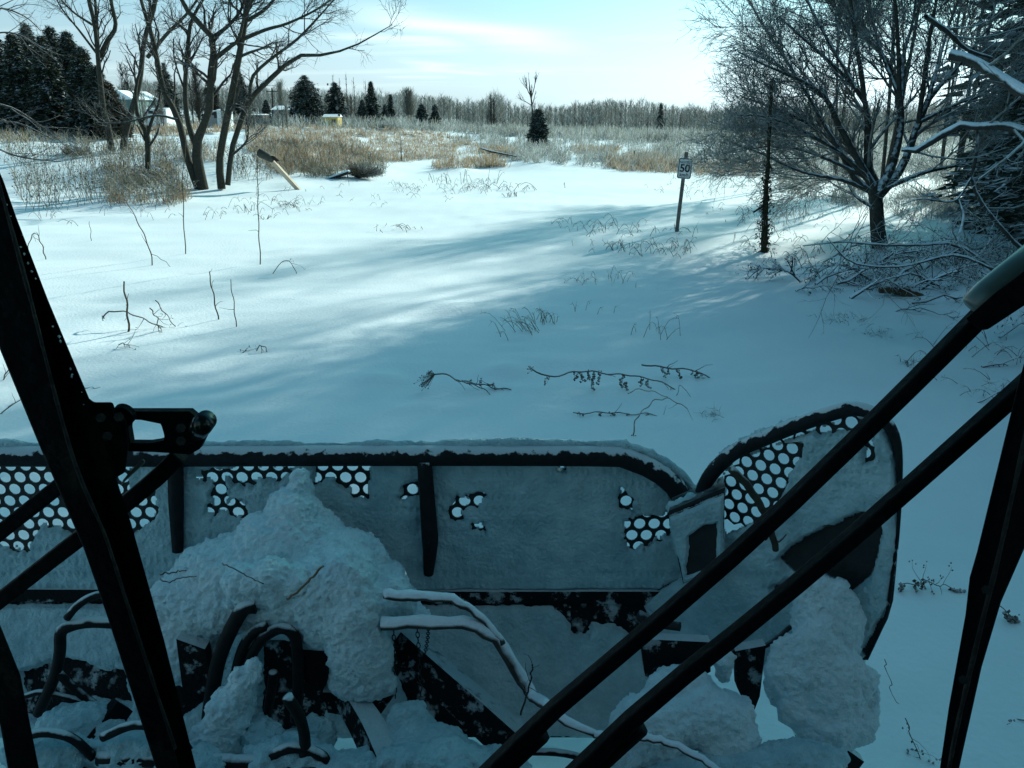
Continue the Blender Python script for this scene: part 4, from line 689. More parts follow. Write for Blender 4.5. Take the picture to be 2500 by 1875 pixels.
# ------------------------------------------------------------------ far buildings
def house(name, label, cat, x0, x1, y0, y1, Yd, wm, roof_px, windows=(), door=None, deep=5.0, over=.3, ridge='x'):
    a, c = P(x0, y1, Yd), P(x1, y0, Yd); z0 = float(H((a[0] + c[0]) / 2, Yd)) - .2; z1 = c[2]; W = c[0] - a[0]; cx = (a[0] + c[0]) / 2; t = thing(name, label, cat, (cx, Yd, z0))
    mb = MB(); box(mb, (cx, Yd + deep / 2, (z0 + z1) / 2), (W, deep, z1 - z0)); mb.build('wall', wm, t); rh = roof_px * mpp(y0, Yd)
    if ridge == 'x': q = np.array([[cx - W / 2 - over, Yd - over, z1 + .01], [cx - W / 2 - over, Yd + deep / 2, z1 + rh], [cx - W / 2 - over, Yd + deep + over, z1 + .01]]); ex = (W + 2 * over, 0, 0)
    else: q = np.array([[cx - W / 2 - over, Yd - over, z1 + .01], [cx, Yd - over, z1 + rh], [cx + W / 2 + over, Yd - over, z1 + .01]]); ex = (0, deep + 2 * over, 0)
    mb = MB(); prism(mb, q, ex); mb.build('roof', M['roofsnow'], t)
    for (wx, wy, ww, wh) in windows:
        k = P(wx, wy, Yd); mb = MB(); box(mb, (k[0], Yd - .02, k[2]), (ww, .06, wh)); mb.build('window', M['dark'], t)
    return t
house('green_house', 'green sided building with a snowy gable beside the evergreen stand', 'house', 268, 322, 243, 280, 95, M['greenwall'], 22, [(285, 262, .5, .5)], ridge='y', deep=7)
house('white_trailer', 'low white trailer behind the slanting bare stem', 'trailer', 352, 404, 266, 284, 92, M['white'], 3, [(368, 274, .5, .3), (390, 274, .5, .3)], deep=2.5, over=.05)
house('white_shed', 'small white shed between two stems of the bare cluster', 'shed', 530, 549, 269, 290, 95, M['white'], 3, [(526, 280, .3, .7)], deep=2.5, over=.05)
house('dark_trailer', 'dark low vehicle body with a snowy top left of the white shed', 'trailer', 502, 527, 272, 286, 95, M['greywall'], 2, [(510, 278, .4, .25), (520, 278, .3, .25)], deep=2, over=.05)
house('yellow_shed', 'small yellow shed with a snowy roof in front of the round evergreen', 'shed', 790, 824, 286, 304, 104, M['yellow'], 7, [(815, 296, .45, .4)], deep=2.5, over=.12)
house('grey_house', 'distant grey house with a snow covered roof left of the round evergreen', 'house', 668, 712, 268, 288, 126, M['greywall'], 10, [(680, 276, .8, .6), (698, 276, .8, .6)], deep=6)
house('low_shed', 'long low shed with a snowy roof behind the bare cluster', 'shed', 600, 640, 281, 292, 110, M['fallen'], 3, [(612, 287, .4, .3)], deep=3, over=.1)
g = P(664, 262, 128); g[2] = H(g[0], g[1]); t = thing('utility_pole', 'distant utility pole above the grey house', 'pole', g); tp = P(664, 214, 128); mb = MB(); tubes(mb, np.array([g, tp]), np.array([.13, .10]), 6, True); mb.build('pole', M['bark'], t); mb = MB(); box(mb, tp - np.array([0, .12, .5]), (1.6, .1, .12)); mb.build('crossarm', M['bark'], t)
# ------------------------------------------------------------------ the plow in front of the cab
def unit(v): v = np.array(v, float); return v / np.linalg.norm(v)
class Plane:
    def __init__(s, p, n): s.p = np.array(p, float); s.n = unit(n)
    def hit(s, px, py):
        px = np.asarray(px, float); py = np.asarray(py, float); v = (937.5 - py) / F
        D = np.stack([(px - 1250) / F, math.cos(TH) + v * math.sin(TH), -math.sin(TH) + v * math.cos(TH)], -1)
        return CAM + D * (((s.p - CAM) @ s.n) / (D @ s.n))[..., None]
def topx(Q):
    q = Q - CAM; z = q[..., 1] * math.cos(TH) - q[..., 2] * math.sin(TH); v = q[..., 1] * math.sin(TH) + q[..., 2] * math.cos(TH)
    return 1250 + F * q[..., 0] / z, 937.5 - F * v / z
def sd(px, py, poly):                             # signed distance in photo pixels, positive inside
    A = np.array(poly, float); B = np.roll(A, -1, 0); d = np.full(px.shape, 1e9)
    for a, b in zip(A, B):
        e = b - a; w0 = px - a[0]; w1 = py - a[1]; t = np.clip((w0 * e[0] + w1 * e[1]) / max(e @ e, 1e-9), 0, 1); d = np.minimum(d, np.hypot(w0 - t * e[0], w1 - t * e[1]))
    return np.where(inpoly(px.ravel(), py.ravel(), poly).reshape(px.shape), d, -d)
MAIN = Plane((0, 3.6, 0), (0, -1, 0)); pl = P(1250, 1447, 3.6); LOW = Plane(pl, (0, -.92, .40))
W0 = P(1722, 1181, 3.45); wd_ = np.array([math.cos(R_(38)), -math.sin(R_(38)), 0]); WING = Plane(W0, (-math.sin(R_(38)), -math.cos(R_(38)), 0))
def perforated(name, pl, ux, org, nu, nv, keep, parent, pitch=.068, r=.0268, th=.006):
    uz = np.array([0, 0, 1.0]); mb = MB(); a6 = np.arange(12) * R_(30) + R_(30)
    hexr = np.where(np.arange(12) % 2 == 0, pitch / math.sqrt(3), pitch / 2); hx = np.stack([np.cos(a6) * hexr, np.sin(a6) * hexr], 1); ci = np.stack([np.cos(a6) * r, np.sin(a6) * r], 1)
    i = np.arange(12); j = (i + 1) % 12; Vs, Fs, n = [], [], 0
    for row in range(nv):
        for c in range(nu):
            u = (c + .5 * (row % 2)) * pitch; v = -row * pitch * .866; C = org + ux * u + uz * v
            x, y = topx(C)
            if not keep(x, y): continue
            f = pl.n * th / 2; H1 = C + hx[:, :1] * ux + hx[:, 1:] * uz; C1 = C + ci[:, :1] * ux + ci[:, 1:] * uz
            Vs.append(np.concatenate([H1 + f, C1 + f, C1 - f, H1 - f])); Fs.append(np.concatenate([np.stack([i, j, 12 + j, 12 + i], 1), np.stack([12 + i, 12 + j, 24 + j, 24 + i], 1), np.stack([24 + i, 24 + j, 36 + j, 36 + i], 1)]) + n); n += 48
    mb.add(np.concatenate(Vs), [np.concatenate(Fs)]); return mb.build(name, M['steel'], parent)
def crust(label, pl, poly, opens, th, step=3.2, mt='crust', seed=0, name='snow_crust', edge=9, rag=11, dimple=0.0):
    A = np.array(poly, float); lo = A.min(0) - step; hi = A.max(0) + step; gx = np.arange(lo[0], hi[0], step); gy = np.arange(lo[1], hi[1], step); PX, PY = np.meshgrid(gx, gy, indexing='ij')
    nzv = vn(PX / 42, PY / 42, seed) + .6 * vn(PX / 16, PY / 16, seed + 1) + .45 * vn(PX / 7, PY / 7, seed + 2)
    e = sd(PX, PY, poly) / edge + nzv * .8
    for o in opens: e = np.minimum(e, (-sd(PX, PY, o) + nzv * rag) / edge)
    s = th * np.clip(e, -1.4, 1) * (1 + .55 * (vn(PX / 60, PY / 60, seed + 3)) + .35 * vn(PX / 24, PY / 20, seed + 4) + .22 * vn(PX / 9, PY / 8, seed + 5))
    if dimple: 
        q = np.cos(PX / 36 * 6.283) * np.cos(PY / 31 * 3.1416); s = s - dimple * np.clip(np.abs(q) - .5, 0, 1) * ss(vn(PX / 120, PY / 90, seed + 6) * 4 + .4)
    keepv = s > -th * .5; s = np.maximum(s, -.008); V = pl.hit(PX, PY) + pl.n * (s + .004)[..., None]; nx, ny = PX.shape
    ii = np.arange(nx - 1)[:, None] * ny + np.arange(ny - 1)[None]; Q = np.stack([ii, ii + 1, ii + ny + 1, ii + ny], -1).reshape(-1, 4); kv = keepv.ravel(); Q = Q[kv[Q].any(1)]
    o = mesh(name, V.reshape(-1, 3), [Q], M[mt], None, True, 'stuff'); return tag(o, label, 'snow')
def lumps(label, parts, vox=.014, d1=.05, d2=.018, mt='snow', name='snow_heap', sc1=.12, sc2=.03, group=None, it=24):
    import bmesh
    bm = bmesh.new(); 
    for (px, py, rx, ry, Yd, dep) in parts:
        c = P(px, py, Yd); m = mpp(py, Yd); g = bmesh.ops.create_icosphere(bm, subdivisions=3, radius=1)
        for v in g['verts']: v.co = Vector((c[0] + v.co.x * rx * m, c[1] + v.co.y * dep, c[2] + v.co.z * ry * m))
    me = bpy.data.meshes.new(name); bm.to_mesh(me); bm.free(); me.materials.append(M[mt]); o = bpy.data.objects.new(name, me); COL.objects.link(o)
    r = o.modifiers.new("remesh", 'REMESH'); r.mode = 'VOXEL'; r.voxel_size = vox; r.use_smooth_shade = True
    sm = o.modifiers.new("smooth", 'SMOOTH'); sm.iterations = it
    for k, (st, scl) in enumerate(((d1, sc1), (d2, sc2))):
        tx = bpy.data.textures.new("snow_noise", 'CLOUDS'); tx.noise_scale = scl; tx.noise_depth = 3; d = o.modifiers.new("lumps", 'DISPLACE'); d.texture = tx; d.strength = st; d.mid_level = .5; d.texture_coords = 'GLOBAL'
    for st, scl in ((.020, .045), (.012, .02)):
        tx = bpy.data.textures.new('snow_clods', 'VORONOI'); tx.noise_scale = scl; tx.distance_metric = 'DISTANCE'; d = o.modifiers.new('clods', 'DISPLACE'); d.texture = tx; d.strength = -st; d.mid_level = .4; d.texture_coords = 'GLOBAL'
    return tag(o, label, 'snow heap', group)
pc = P(800, 1300, 3.6); plow = thing('snow_plow', 'snow caked plow with a perforated screen and a raised right wing', 'plow', (pc[0], 3.6, float(H(pc[0], 3.6))))
mp = mpp(1280, 3.6); org = P(-120, 1136, 3.6); scr = [(-200, 1090), (1520, 1100), (1590, 1130), (1650, 1195), (1680, 1460), (-200, 1450)]
perforated('perforated_screen', MAIN, np.array([1.0, 0, 0]), org, 52, 11, lambda x, y: inpoly(np.array([x]), np.array([y]), scr)[0], plow)
def rod(name, pts, r, mt, Y=None, sides=10, parent=plow, close=True, rot=0.0, flat=1.0, k=None):
    pts = [(p[0], p[1], (p[2] if len(p) > 2 else Y)) for p in pts]; A = smooth_path(np.array([P(*p) for p in pts]), k or max(6, 5 * len(pts))); rr = np.array(r, float) * mpp(1400, 3.3)
    rr = np.interp(np.linspace(0, 1, len(A)), np.linspace(0, 1, len(np.atleast_1d(rr))), np.atleast_1d(rr)); mb = MB(); tubes(mb, A, rr, sides, close, flat, rot); return mb.build(name, M[mt], parent, sides > 5)
rod('top_rail', [(-160, 1113), (300, 1114), (900, 1112), (1440, 1113), (1530, 1120), (1600, 1150), (1645, 1185), (1672, 1225)], 27, 'rail', 3.57, 12)
rod('upright', [(428, 1128), (430, 1230), (434, 1345)], [21, 20, 15], 'rail', 3.55, 8); rod('upright', [(1036, 1125), (1046, 1260), (1050, 1330), (1046, 1402)], [19, 20, 22, 13], 'rail', 3.55, 8)
rod('lower_beam', [(-160, 1444), (600, 1447), (1100, 1450), (1640, 1450)], 26, 'splat', 3.60, 4, rot=.785)
box1 = [LOW.hit(x, y) for x, y in ((-200, 1452), (1560, 1452), (1700, 1560), (1640, 1800), (-200, 1800))]; mb = MB(); prism(mb, np.array(box1), -LOW.n * .012); mb.build('moldboard', M['splat'], plow)
wing_out = [(1712, 1200), (1745, 1150), (1791, 1103), (1885, 1059), (2007, 1010), (2080, 991), (2125, 1000), (2170, 1030), (2194, 1083), (2203, 1164), (2198, 1300), (2186, 1388), (2178, 1470), (2165, 1515), (2118, 1610), (2060, 1640), (1900, 1640), (1760, 1600), (1600, 1585), (1560, 1560), (1570, 1460), (1660, 1410), (1690, 1300)]
perforated('perforated_screen', WING, wd_, W0 + np.array([-.1 * wd_[0], .1 * -wd_[1], .42]), 22, 11, lambda x, y: sd(np.array([x]), np.array([y]), wing_out)[0] > 17 and y < 1335 - (x - 1770) * .25 and x > 1725, plow, pitch=.062, r=.0245)
low_w = [(1560, 1560), (1570, 1460), (1660, 1410), (1730, 1352), (1900, 1284), (2050, 1244), (2198, 1206), (2186, 1388), (2178, 1470), (2165, 1515), (2118, 1610), (2060, 1640), (1900, 1640), (1760, 1600), (1600, 1585)]
mb = MB(); prism(mb, np.array([WING.hit(x, y) for x, y in low_w]) - WING.n * .004, -WING.n * .012); mb.build('wing_plate', M['steel'], plow)
fr = [(1708, 1235), (1722, 1185), (1748, 1145), (1800, 1100), (1885, 1062), (1960, 1032), (2030, 1008), (2085, 996), (2130, 1006), (2168, 1032), (2190, 1080), (2198, 1164), (2194, 1300), (2182, 1388), (2172, 1470), (2160, 1515), (2118, 1606)]
A = smooth_path(np.array([WING.hit(x, y) + WING.n * .01 for x, y in fr]), 70); rr = np.interp(np.linspace(0, 1, 70), [0, .1, .25, .42, .52, .6, .7, 1], np.array([18, 21, 20, 19, 13, 7, 4, 4])) * .0016; mb = MB(); tubes(mb, A, rr, 10, True); mb.build('wing_frame', M['rail'], plow, True)
HP = Plane(P(1700, 1300, 3.32), (-.25, -.95, .1)); hp = [(1632, 1262), (1770, 1205), (1764, 1385), (1668, 1425)]; mb = MB(); prism(mb, np.array([HP.hit(x, y) for x, y in hp]), -HP.n * .03); mb.build('hinge_plate', M['steel'], plow)
tl = np.array([HP.hit(1632, 1258), HP.hit(1770, 1200), P(1765, 1172, 3.5), P(1640, 1225, 3.5)]); mb = MB(); prism(mb, tl, (0, 0, .02)); mb.build('hinge_lid', M['steel'], plow)
rod('brace', [(1590, 1568), (1720, 1572), (1790, 1590), (1866, 1578), (1938, 1524)], 6, 'steel', 3.05, 6); rod('brace', [(1560, 1500), (1600, 1520), (1660, 1530)], 12, 'steel', 3.1, 6)
for q in ([(1563, 1560), (1735, 1568), (1735, 1640), (1640, 1690), (1575, 1650)], [(1795, 1590), (1870, 1576), (1855, 1700), (1835, 1752), (1800, 1680)], [(1940, 1795), (2040, 1810), (2110, 1860), (2080, 1900), (1980, 1850)]):
    mb = MB(); prism(mb, np.array([P(x, y, 3.02) for x, y in q]), (0, .05, 0)); mb.build('bracket_plate', M['splat'], plow)
rod('push_beam', [(975, 1560, 3.2), (1060, 1640, 3.1), (1160, 1730, 3.0), (1270, 1830, 2.9)], [38, 46, 50, 52], 'splat', None, 4, rot=.6); rod('push_beam', [(850, 1700, 3.0), (905, 1790, 2.8), (960, 1910, 2.6)], [34, 40, 48], 'splat', None, 4, rot=.5)
rod('push_beam', [(300, 1720, 2.9), (240, 1800, 2.8), (180, 1900, 2.6)], [30, 34, 40], 'black', None, 4)
for q in ([(734, 1585), (800, 1590), (796, 1675), (736, 1668)], [(788, 1690), (965, 1695), (912, 1768), (860, 1750), (800, 1740)], [(430, 1560), (500, 1585), (520, 1700), (450, 1720)]):
    mb = MB(); prism(mb, np.array([P(x, y, 2.98) for x, y in q]), (0, .06, 0)); mb.build('bracket_plate', M['splat'], plow)
rod('cross_member', [(240, 1850), (600, 1862), (1000, 1880)], [16, 18, 18], 'hose', 2.62, 8)
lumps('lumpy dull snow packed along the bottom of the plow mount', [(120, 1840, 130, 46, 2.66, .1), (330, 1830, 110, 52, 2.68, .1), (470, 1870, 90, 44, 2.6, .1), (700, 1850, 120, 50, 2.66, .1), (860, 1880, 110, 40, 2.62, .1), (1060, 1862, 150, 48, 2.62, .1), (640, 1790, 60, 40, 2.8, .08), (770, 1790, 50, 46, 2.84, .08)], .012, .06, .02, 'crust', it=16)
for pts, r in (([(250, 1800), (330, 1770), (420, 1790), (470, 1850), (480, 1900)], 10), ([(640, 1905), (660, 1850), (720, 1825), (790, 1850), (810, 1905)], 12), ([(700, 1700), (735, 1760), (745, 1830), (730, 1900)], 12), ([(20, 1820), (90, 1790), (170, 1800), (230, 1850)], 10)): rod('hydraulic_hose', pts, r, 'hose', 2.62, 9)
HS = [([(505, 1790), (517, 1698), (532, 1618), (552, 1564), (574, 1519), (597, 1484), (625, 1480)], 17), ([(560, 1730), (579, 1628), (597, 1574), (622, 1541), (650, 1528)], 12), ([(590, 1700), (600, 1640), (617, 1594), (646, 1554), (686, 1534), (716, 1549), (726, 1590), (728, 1680), (722, 1760)], 13),
      ([(600, 1840), (640, 1790), (660, 1700), (668, 1640)], 11), ([(164, 1509), (184, 1484), (219, 1459), (270, 1446)], 9), ([(94, 1743), (134, 1648), (146, 1590), (149, 1544), (179, 1526), (224, 1519), (290, 1522)], 13), ([(139, 1640), (180, 1680), (235, 1724)], 10), ([(60, 1700), (100, 1690), (150, 1700), (240, 1720)], 7), ([(560, 1905), (600, 1860), (620, 1840)], 10),
      ([(1240, 1835), (1380, 1840), (1500, 1880)], 9)]
for pts, r in HS: rod('hydraulic_hose', pts, r, 'hose', 2.95, 9)
for pts in ([(961, 1537), (963, 1620), (965, 1704)], [(1018, 1530), (1024, 1610), (1027, 1700)], [(1046, 1529), (1044, 1560), (1038, 1594)]):
    A = smooth_path(np.array([P(x, y, 3.0) for x, y in pts]), 14); t = mb = MB()
    for i in range(13):
        c = (A[i] + A[i + 1]) / 2; ax = unit(A[i + 1] - A[i]); sdv = unit(np.cross(ax, [0, 1, 0] if i % 2 else [1, .3, 0])); a = np.linspace(0, 2 * math.pi, 9); L = np.linalg.norm(A[1] - A[0]) * .62
        tubes(mb, c + np.cos(a)[:, None] * ax * L + np.sin(a)[:, None] * sdv * .007, np.full(9, .0022), 4)
    mb.build('chain', M['steel'], plow)
# snow on it
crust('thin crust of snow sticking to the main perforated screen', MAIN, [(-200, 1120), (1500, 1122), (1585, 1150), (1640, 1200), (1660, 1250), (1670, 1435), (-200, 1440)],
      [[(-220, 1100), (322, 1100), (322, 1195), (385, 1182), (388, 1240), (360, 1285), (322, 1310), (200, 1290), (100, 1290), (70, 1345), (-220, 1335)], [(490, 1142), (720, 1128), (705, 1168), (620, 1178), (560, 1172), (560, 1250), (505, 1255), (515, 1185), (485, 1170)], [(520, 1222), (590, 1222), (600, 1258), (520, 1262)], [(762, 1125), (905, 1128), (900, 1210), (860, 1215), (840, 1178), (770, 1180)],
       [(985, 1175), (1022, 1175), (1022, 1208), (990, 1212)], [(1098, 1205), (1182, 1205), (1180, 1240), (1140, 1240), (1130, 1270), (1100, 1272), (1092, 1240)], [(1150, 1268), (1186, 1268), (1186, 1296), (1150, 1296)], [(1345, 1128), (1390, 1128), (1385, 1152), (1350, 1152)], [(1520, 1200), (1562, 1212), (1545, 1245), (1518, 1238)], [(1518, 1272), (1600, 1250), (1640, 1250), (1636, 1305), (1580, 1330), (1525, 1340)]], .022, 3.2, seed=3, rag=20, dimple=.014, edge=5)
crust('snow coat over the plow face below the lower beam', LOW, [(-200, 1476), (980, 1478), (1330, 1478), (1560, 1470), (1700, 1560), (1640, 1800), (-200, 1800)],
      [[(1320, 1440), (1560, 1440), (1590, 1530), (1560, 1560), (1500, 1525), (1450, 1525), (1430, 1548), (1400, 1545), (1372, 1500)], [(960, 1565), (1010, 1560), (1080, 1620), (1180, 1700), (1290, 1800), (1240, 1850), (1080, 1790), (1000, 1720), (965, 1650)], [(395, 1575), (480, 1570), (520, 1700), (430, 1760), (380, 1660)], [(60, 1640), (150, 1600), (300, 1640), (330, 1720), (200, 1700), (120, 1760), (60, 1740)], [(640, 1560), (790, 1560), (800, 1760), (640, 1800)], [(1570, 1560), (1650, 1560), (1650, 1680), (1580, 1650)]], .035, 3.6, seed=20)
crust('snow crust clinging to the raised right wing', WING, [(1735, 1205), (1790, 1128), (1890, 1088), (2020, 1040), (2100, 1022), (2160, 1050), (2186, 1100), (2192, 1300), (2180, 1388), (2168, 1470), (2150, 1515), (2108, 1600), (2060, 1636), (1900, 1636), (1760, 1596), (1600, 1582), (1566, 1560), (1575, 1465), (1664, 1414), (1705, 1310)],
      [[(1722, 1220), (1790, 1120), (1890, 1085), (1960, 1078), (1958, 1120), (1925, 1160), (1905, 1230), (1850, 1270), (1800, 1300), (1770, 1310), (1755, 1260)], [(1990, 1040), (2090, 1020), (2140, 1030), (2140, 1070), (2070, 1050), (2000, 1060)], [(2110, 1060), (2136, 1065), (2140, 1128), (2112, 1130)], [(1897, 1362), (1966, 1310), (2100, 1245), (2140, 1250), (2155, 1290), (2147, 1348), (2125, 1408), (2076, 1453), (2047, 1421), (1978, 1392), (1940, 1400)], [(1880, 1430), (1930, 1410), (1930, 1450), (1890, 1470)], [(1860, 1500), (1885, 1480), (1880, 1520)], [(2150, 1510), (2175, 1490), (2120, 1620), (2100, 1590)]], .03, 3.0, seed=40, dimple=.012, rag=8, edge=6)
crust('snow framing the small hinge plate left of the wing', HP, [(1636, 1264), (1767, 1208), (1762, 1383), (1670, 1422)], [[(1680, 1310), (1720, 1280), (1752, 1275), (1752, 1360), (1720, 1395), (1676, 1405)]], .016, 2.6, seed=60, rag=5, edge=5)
lumps('snow pad on top of the hinge plate beside the wing', [(1660, 1240, 36, 22, 3.42, .06), (1705, 1218, 42, 20, 3.42, .06), (1745, 1200, 34, 18, 3.42, .06)], .008, .02, .012, 'crust', sc1=.05)
# snow ridge on the rails
def ridge(label, pts, pl_off, r, n=150):
    A = smooth_path(np.array(pts), n); x = np.linspace(0, 40, n); rr = r * (.85 + .9 * vn(x * .5, x * 0, 5) + .5 * vn(x * 2, x * 0, 6) + .4 * vn(x * 6, x * 0, 7)); A[:, 2] += rr * .25; mb = MB(); tubes(mb, A, rr, 12, True)
    for V in mb.V: V += rng.normal(size=V.shape) * .0022
    o = mb.build('snow_ridge', M['crust'], None, True); return tag(o, label, 'snow')
ridge('ridge of snow lying along the top rail of the screen', [P(x, y, 3.59) for x, y in ((-160, 1088), (300, 1090), (640, 1086), (1000, 1088), (1440, 1086), (1540, 1096), (1610, 1124), (1668, 1166), (1696, 1203))], 0, .022)
ridge('thin snow ridge on the rounded edge of the wing', [WING.hit(x, y) - WING.n * .012 for x, y in ((1700, 1205), (1728, 1150), (1780, 1095), (1870, 1055), (1945, 1028))], 0, .014, 90)
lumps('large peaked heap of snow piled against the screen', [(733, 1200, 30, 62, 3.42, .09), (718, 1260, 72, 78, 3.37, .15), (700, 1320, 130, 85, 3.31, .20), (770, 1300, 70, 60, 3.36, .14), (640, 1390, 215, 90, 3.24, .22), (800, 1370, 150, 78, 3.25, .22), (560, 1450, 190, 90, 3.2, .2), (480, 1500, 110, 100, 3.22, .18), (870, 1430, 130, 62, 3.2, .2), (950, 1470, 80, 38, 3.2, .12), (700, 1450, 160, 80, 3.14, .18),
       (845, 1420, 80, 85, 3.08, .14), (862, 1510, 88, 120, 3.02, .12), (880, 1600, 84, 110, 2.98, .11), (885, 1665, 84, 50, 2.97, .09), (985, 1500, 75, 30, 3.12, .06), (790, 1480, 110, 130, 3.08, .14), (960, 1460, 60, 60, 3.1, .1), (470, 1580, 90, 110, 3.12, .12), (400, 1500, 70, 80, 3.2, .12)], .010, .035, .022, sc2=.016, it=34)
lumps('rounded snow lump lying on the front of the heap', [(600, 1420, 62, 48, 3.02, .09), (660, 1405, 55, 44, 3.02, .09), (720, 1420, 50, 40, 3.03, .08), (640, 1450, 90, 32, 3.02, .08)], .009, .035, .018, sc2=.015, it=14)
lumps('bright snow lump caught below the hydraulic hoses', [(590, 1670, 34, 55, 2.82, .06), (560, 1740, 58, 70, 2.8, .09), (530, 1810, 62, 70, 2.78, .1), (555, 1875, 90, 50, 2.76, .1), (620, 1640, 22, 40, 2.84, .05)], .009, .035, .018, sc2=.015)
lumps('long fluted slab of snow sliding off the wing', [(1985, 1500, 52, 130, 3.0, .07), (2035, 1560, 56, 170, 2.96, .08), (1985, 1640, 80, 160, 2.92, .08), (2045, 1700, 88, 130, 2.88, .08), (1915, 1650, 48, 95, 2.94, .06), (2100, 1770, 48, 60, 2.85, .06), (1960, 1730, 70, 60, 2.88, .06), (1905, 1640, 42, 110, 2.94, .05), (2062, 1545, 46, 130, 2.97, .06), (2110, 1720, 40, 110, 2.88, .05), (2030, 1780, 90, 60, 2.84, .07)], .010, .04, .016, sc2=.016)
lumps('flat rounded snow block beside the wiper arms', [(1660, 1680, 90, 60, 2.9, .09), (1720, 1750, 130, 80, 2.82, .12), (1600, 1760, 110, 70, 2.8, .12), (1780, 1810, 80, 70, 2.78, .1), (1560, 1830, 120, 60, 2.76, .1)], .010, .04, .014, sc2=.016)
lumps('small hanging snow lump under the wing hinge', [(1765, 1605, 32, 34, 3.0, .05), (1768, 1640, 22, 30, 3.0, .04)], .008, .02, .01)
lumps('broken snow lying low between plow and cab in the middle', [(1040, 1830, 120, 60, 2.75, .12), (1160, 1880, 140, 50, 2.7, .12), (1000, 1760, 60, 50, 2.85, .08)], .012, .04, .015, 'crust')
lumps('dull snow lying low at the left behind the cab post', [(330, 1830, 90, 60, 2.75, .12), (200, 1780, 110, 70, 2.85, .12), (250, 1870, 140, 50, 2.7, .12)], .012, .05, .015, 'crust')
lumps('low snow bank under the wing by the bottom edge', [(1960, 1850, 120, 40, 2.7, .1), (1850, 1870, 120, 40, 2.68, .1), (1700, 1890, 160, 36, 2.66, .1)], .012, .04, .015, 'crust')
# forked branch lying across
t = thing('forked_branch', 'snow dusted forked branch lying across the plow', 'branch', P(1266, 1643, 3.0)); mb = MB()
for pts, r in (([(940, 1450), (1006, 1455), (1095, 1460), (1144, 1484), (1185, 1515), (1225, 1570)], [15, 15, 12, 11, 11, 11]), ([(930, 1522), (1022, 1517), (1128, 1517), (1185, 1541), (1225, 1578), (1266, 1643), (1299, 1696), (1339, 1724), (1380, 1757), (1449, 1793)], [20, 18, 17, 17, 18, 18, 17, 15, 12, 10]), ([(1449, 1793), (1531, 1798), (1592, 1802), (1653, 1822), (1734, 1867), (1780, 1900)], [10, 10, 9, 9, 9, 8])):
    A = smooth_path(np.array([P(x, y, 2.95 if y < 1700 else 2.75 - (y - 1700) * .0012) for x, y in pts]), 24); A = A + rng.normal(size=A.shape) * .003; rr = np.interp(np.linspace(0, 1, 24), np.linspace(0, 1, len(r)), r) * .0015 * rng.uniform(.9, 1.12, 24); tubes(mb, A, rr, 9, True)
mb.build('limb', M['sbark'], t, True)
def stick(label, pts, Yd, r, mt='twig', tw=0, seedn=0):
    t = thing('twig', label, 'twig', P(*pts[0], Yd)); A = smooth_path(np.array([P(x, y, Yd) for x, y in pts]), 16); A += rng.normal(size=A.shape) * .002; mb = MB(); rr = np.linspace(r, r * .8, 16) * mpp(1400, Yd); tubes(mb, A, rr, 7, True)
    if tw: p, q = grow(A[None], rr[None], tw, (.04, .12), (30, 70), 4, 0, .3, .6, .2, .0015); tubes(mb, p, q, 3)
    mb.build('stem', M[mt], t, True)
stick('thick broken stick stuck in the holes of the wing screen', [(1785, 1145), (1828, 1190), (1864, 1246), (1877, 1286), (1896, 1342)], 3.12, 10, 'bark', 3)
stick('yellowed flat grass blade lying on the heap', [(700, 1465), (740, 1430), (790, 1380)], 2.88, 4, 'tan2')
stick('thin straight twig on the rounded snow lump', [(540, 1373), (590, 1398), (643, 1426)], 2.86, 1.8)
stick('short twig on the left shoulder of the heap', [(390, 1401), (420, 1398), (456, 1391)], 2.95, 2.2); stick('bent thin twig below the short twig on the heap', [(392, 1415), (412, 1421), (440, 1410), (478, 1407)], 2.95, 1.8)
stick('thin spiky twig rising beside the forked branch', [(1270, 1745), (1285, 1700), (1295, 1660), (1301, 1618)], 2.8, 2.6, tw=6); stick('little twig hanging off the snow face near the right brace', [(1700, 1435), (1730, 1420), (1752, 1412)], 2.95, 3, tw=3)

# ------------------------------------------------------------------ the cab the picture is taken from
cab = thing('tracked_vehicle', 'dark cab around the camera with corner posts and parallel wiper arms', 'vehicle', (0, -.4, float(H(0, -.4))))
def cprism(name, px, Yd, th, mt='pillar', parent=cab, dy=0):
    cx_ = sum(a for a, b in px) / len(px); cy_ = sum(b for a, b in px) / len(px); ex_ = ray(cx_, cy_) * th
    q = np.array([P(x, y, Yd + (dy * (y - 900) / 900 if dy else 0)) for x, y in px]); mb = MB(); prism(mb, q, ex_); o = mb.build(name, M[mt], parent); b = o.modifiers.new("bevel", 'BEVEL'); b.width = .0022; b.segments = 2; b.limit_method = 'ANGLE'; return o
# left post: outer face, recessed channel and inner face
post = cprism('corner_post', [(-60, 380), (-18, 380), (169, 1100), (187, 1145), (252, 1304), (309, 1479), (423, 1822), (450, 1920), (395, 1920), (260, 1500), (203, 1336), (101, 1100), (-10, 830), (-60, 700)], .86, .05)
cprism('corner_post', [(-40, 330), (8, 440), (40, 531), (118, 734), (222, 983), (320, 1277), (400, 1560), (490, 1920), (436, 1920), (423, 1822), (309, 1479), (252, 1304), (187, 1145), (169, 1100), (-18, 380)], .885, .05)
mb = MB(); A = smooth_path(np.array([P(x, y, .862) for x, y in ((-20, 400), (60, 690), (169, 1100), (252, 1304), (309, 1479), (423, 1822))]), 30); tubes(mb, A + np.array([.004, -.004, 0]), .0022 * rng.uniform(.8, 1.3, 30), 6); mb.build('rubber_seal', M['rubber'], cab, True)
cprism('corner_post', [(-120, 1180), (0, 1524), (50, 1648), (96, 1880), (110, 1940), (30, 1940), (0, 1770), (-120, 1500)], .75, .05)
